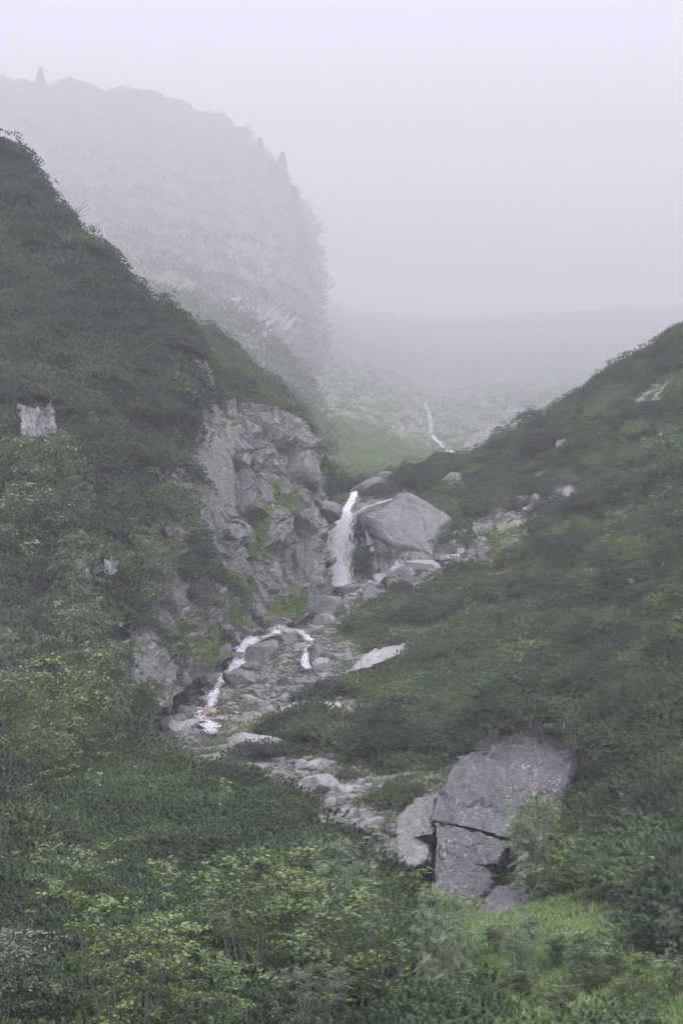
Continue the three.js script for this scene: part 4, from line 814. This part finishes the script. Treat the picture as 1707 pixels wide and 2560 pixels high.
// ragged bushes of the skyline and bushes that stand out of the thickets
[[8, 372, 2.6], [40, 395, 2.0], [70, 430, 1.7], [105, 470, 1.7], [135, 500, 1.5], [165, 545, 1.6], [200, 590, 2.0], [232, 625, 1.8], [262, 660, 1.5], [292, 690, 1.7], [325, 715, 1.8], [355, 745, 1.9], [385, 765, 2.0], [415, 800, 2.2], [440, 830, 2.2], [455, 880, 1.8]].forEach(([x, y, s]) => pineAt(x, y + 40, s * 1.15, R(0.7, 1), 'ragged dark pine bush on the skyline of the left slope', [landC], 'skyline pines of the left slope'));
function standOut(g, n, s0, s1, label, group, lands) {
  const spots = []; scatter(g, 0.12, (p) => { const [x, y] = seenAt(p); if (x > -20 && x < 1730 && y < 2600 && edgeGap(p) > 1) spots.push([x, y, p.clone()]); });
  for (let k = 0; k < n && spots.length; k++) { const [x, y, p] = spots.splice(Math.floor(rnd() * spots.length), 1)[0]; const q = pick(x, y, lands); if (!q || q.distanceTo(p) > 1.5) { k -= 0.5; continue; } pineAt(x, y, R(s0, s1), R(0.9, 1.35), label, [g], group); }
}
standOut(landB, 95, 1.3, 2.2, 'rounded dwarf pine bush standing out of the thicket on the right slope', 'pine bushes of the right slope', [landB, landA, landW, ...slabs.picked]);
standOut(landC, 90, 1.5, 2.5, 'rounded dark pine bush standing out of the steep left slope', 'pine bushes of the left slope', [landC, landA, landK]);
standOut(landA, 22, 0.9, 1.4, 'rounded dwarf pine bush standing out of the near thicket', 'pine bushes of the near hillside', [landA]);
standOut(landM, 26, 1.6, 2.6, 'dim pine bush on the shoulder above the cliff', 'pine bushes above the cliff', [landM, landK, landC]);
for (const [x, y, w, h, l] of [[690, 960, 50, 60, 'pale rock standing on the shoulder above the cliff'], [640, 930, 60, 30, 'pale rock ledge high on the shoulder above the cliff'], [755, 1055, 40, 50, 'grey rock at the right end of the shoulder above the cliff'], [585, 1010, 60, 60, 'grey rock just above the top of the smooth cliff slab']]) boulder(x, y, w, h, M.block, l, null, { on: [landM], lift: 0.5 });

function conifer(seed, h, r0, tiers, per, droop, leaf) {
  const r = rng32(seed), pos = [], v = V();
  for (let t = 0; t < tiers; t++) {
    const k = t / (tiers - 1), y = h * lerp(0.08, 0.97, k), L = r0 * Math.pow(1 - k, 0.8) + 0.08;
    for (let b = 0; b < per; b++) {
      const a = r() * 6.28, len = L * (0.7 + 0.5 * r()), n = Math.max(3, Math.round(len / leaf * 1.6));
      for (let i = 0; i < n; i++) {
        const d = len * (i + 0.6) / n, c = Math.cos(a + (r() - 0.5) * 0.3), s = Math.sin(a + (r() - 0.5) * 0.3), yy = y + droop * d * (0.4 + 0.6 * d / (len + 0.01)) + 0.1 * leaf * (r() - 0.5);
        for (let q = 0; q < 3; q++) { const aa = a + (r() - 0.5) * 2.6, l2 = leaf * (0.6 + 0.6 * r()), w = leaf * 0.16; pos.push(c * d - Math.sin(aa) * w, yy, s * d + Math.cos(aa) * w, c * d + Math.sin(aa) * w, yy, s * d - Math.cos(aa) * w, c * d + Math.cos(aa) * l2, yy + l2 * (r() - 0.35) * 0.8, s * d + Math.sin(aa) * l2); }
      }
    }
  }
  const g = new THREE.BufferGeometry(); g.setAttribute('position', new THREE.Float32BufferAttribute(pos, 3)); g.computeVertexNormals();
  return { crown: g, trunk: limb(V(0, -0.5, 0), V(0, h * 0.96, 0), h * 0.02, h * 0.004) };
}
function tree(sh, mat, p, label, name, cat, s = 1, group) {
  const g = new THREE.Group(), a = new THREE.Mesh(sh.trunk, M.bark), b = new THREE.Mesh(sh.crown, mat); a.name = 'trunk'; b.name = 'crown'; g.add(a, b);
  g.position.copy(p); g.scale.setScalar(s); g.rotation.y = turn++ * 1.3; put(tag(g, label, cat, group), name);
}
const young = conifer(21, 2.4, 0.75, 10, 7, 0.35, 0.13), larch = conifer(22, 2.2, 0.6, 9, 5, 0.15, 0.14);
for (const [x, y, s, sh, mat, l, name] of [
  [1500, 1815, 1, young, M.stonePine, 'bushy bright young stone pine among the dwarf pines on the right slope', 'young_pine'],
  [1245, 1800, 0.7, larch, M.larch, 'small light green larch above the pitted slab', 'young_larch'],
  [1235, 1400, 1.1, larch, M.larch, 'light green young larch at the end of the stone bank', 'young_larch'],
  [230, 1120, 1.6, young, M.stonePine, 'young spruce on the left slope right of the rock rib', 'young_spruce'],
  [270, 1150, 1.2, young, M.stonePine, 'smaller young spruce right beside the first', 'young_spruce'],
]) { const p = pick(x, y, [landB, landC]); if (p) tree(sh, mat, p, l, name, 'young tree', s); }
const spruce = conifer(31, 20, 5.4, 24, 18, -0.3, 1.3);
for (const [x, y, D, s, l] of [
  [705, 470, 2750, 3.4, 'tall dim spruce at the end of the misty ridge'], [650, 405, 2850, 2.7, 'dim spruce on the ridge crest left of the tall one'],
  [100, 240, 3000, 3.2, 'faint spruce standing on the ridge at the upper left'], [735, 540, 2500, 2.6, 'dim spruce below the tall one on the ridge end'],
  [680, 450, 2800, 2.2, 'smaller dim spruce between the two ridge spruces'], [755, 620, 2200, 2.2, 'lowest dim spruce on the ridge nose'],
]) { const p = pick(x, y, [landR]) ?? at(x, y, D); p.y -= 8; tree(spruce, M.spruce, p, l, 'spruce_tree', 'spruce', s); }
// bare twigs on the skyline of the left slope
{ const g = [], p0 = pick(170, 575, [landC]) ?? at(170, 560, 122); for (let i = 0; i < 16; i++) { const e = p0.clone().add(V(R(0.3, 1.8), R(0.2, 1.9), R(-0.6, 0.6))); g.push(limb(p0, e, 0.03, 0.008, R(0.1, 0.4))); }
  tag(put(new THREE.Mesh(mergeGeometries(g), M.bark), 'dead_branch'), 'bare dead branches sticking out of the left skyline', 'dead branch'); }

renderer.render(scene, camera);
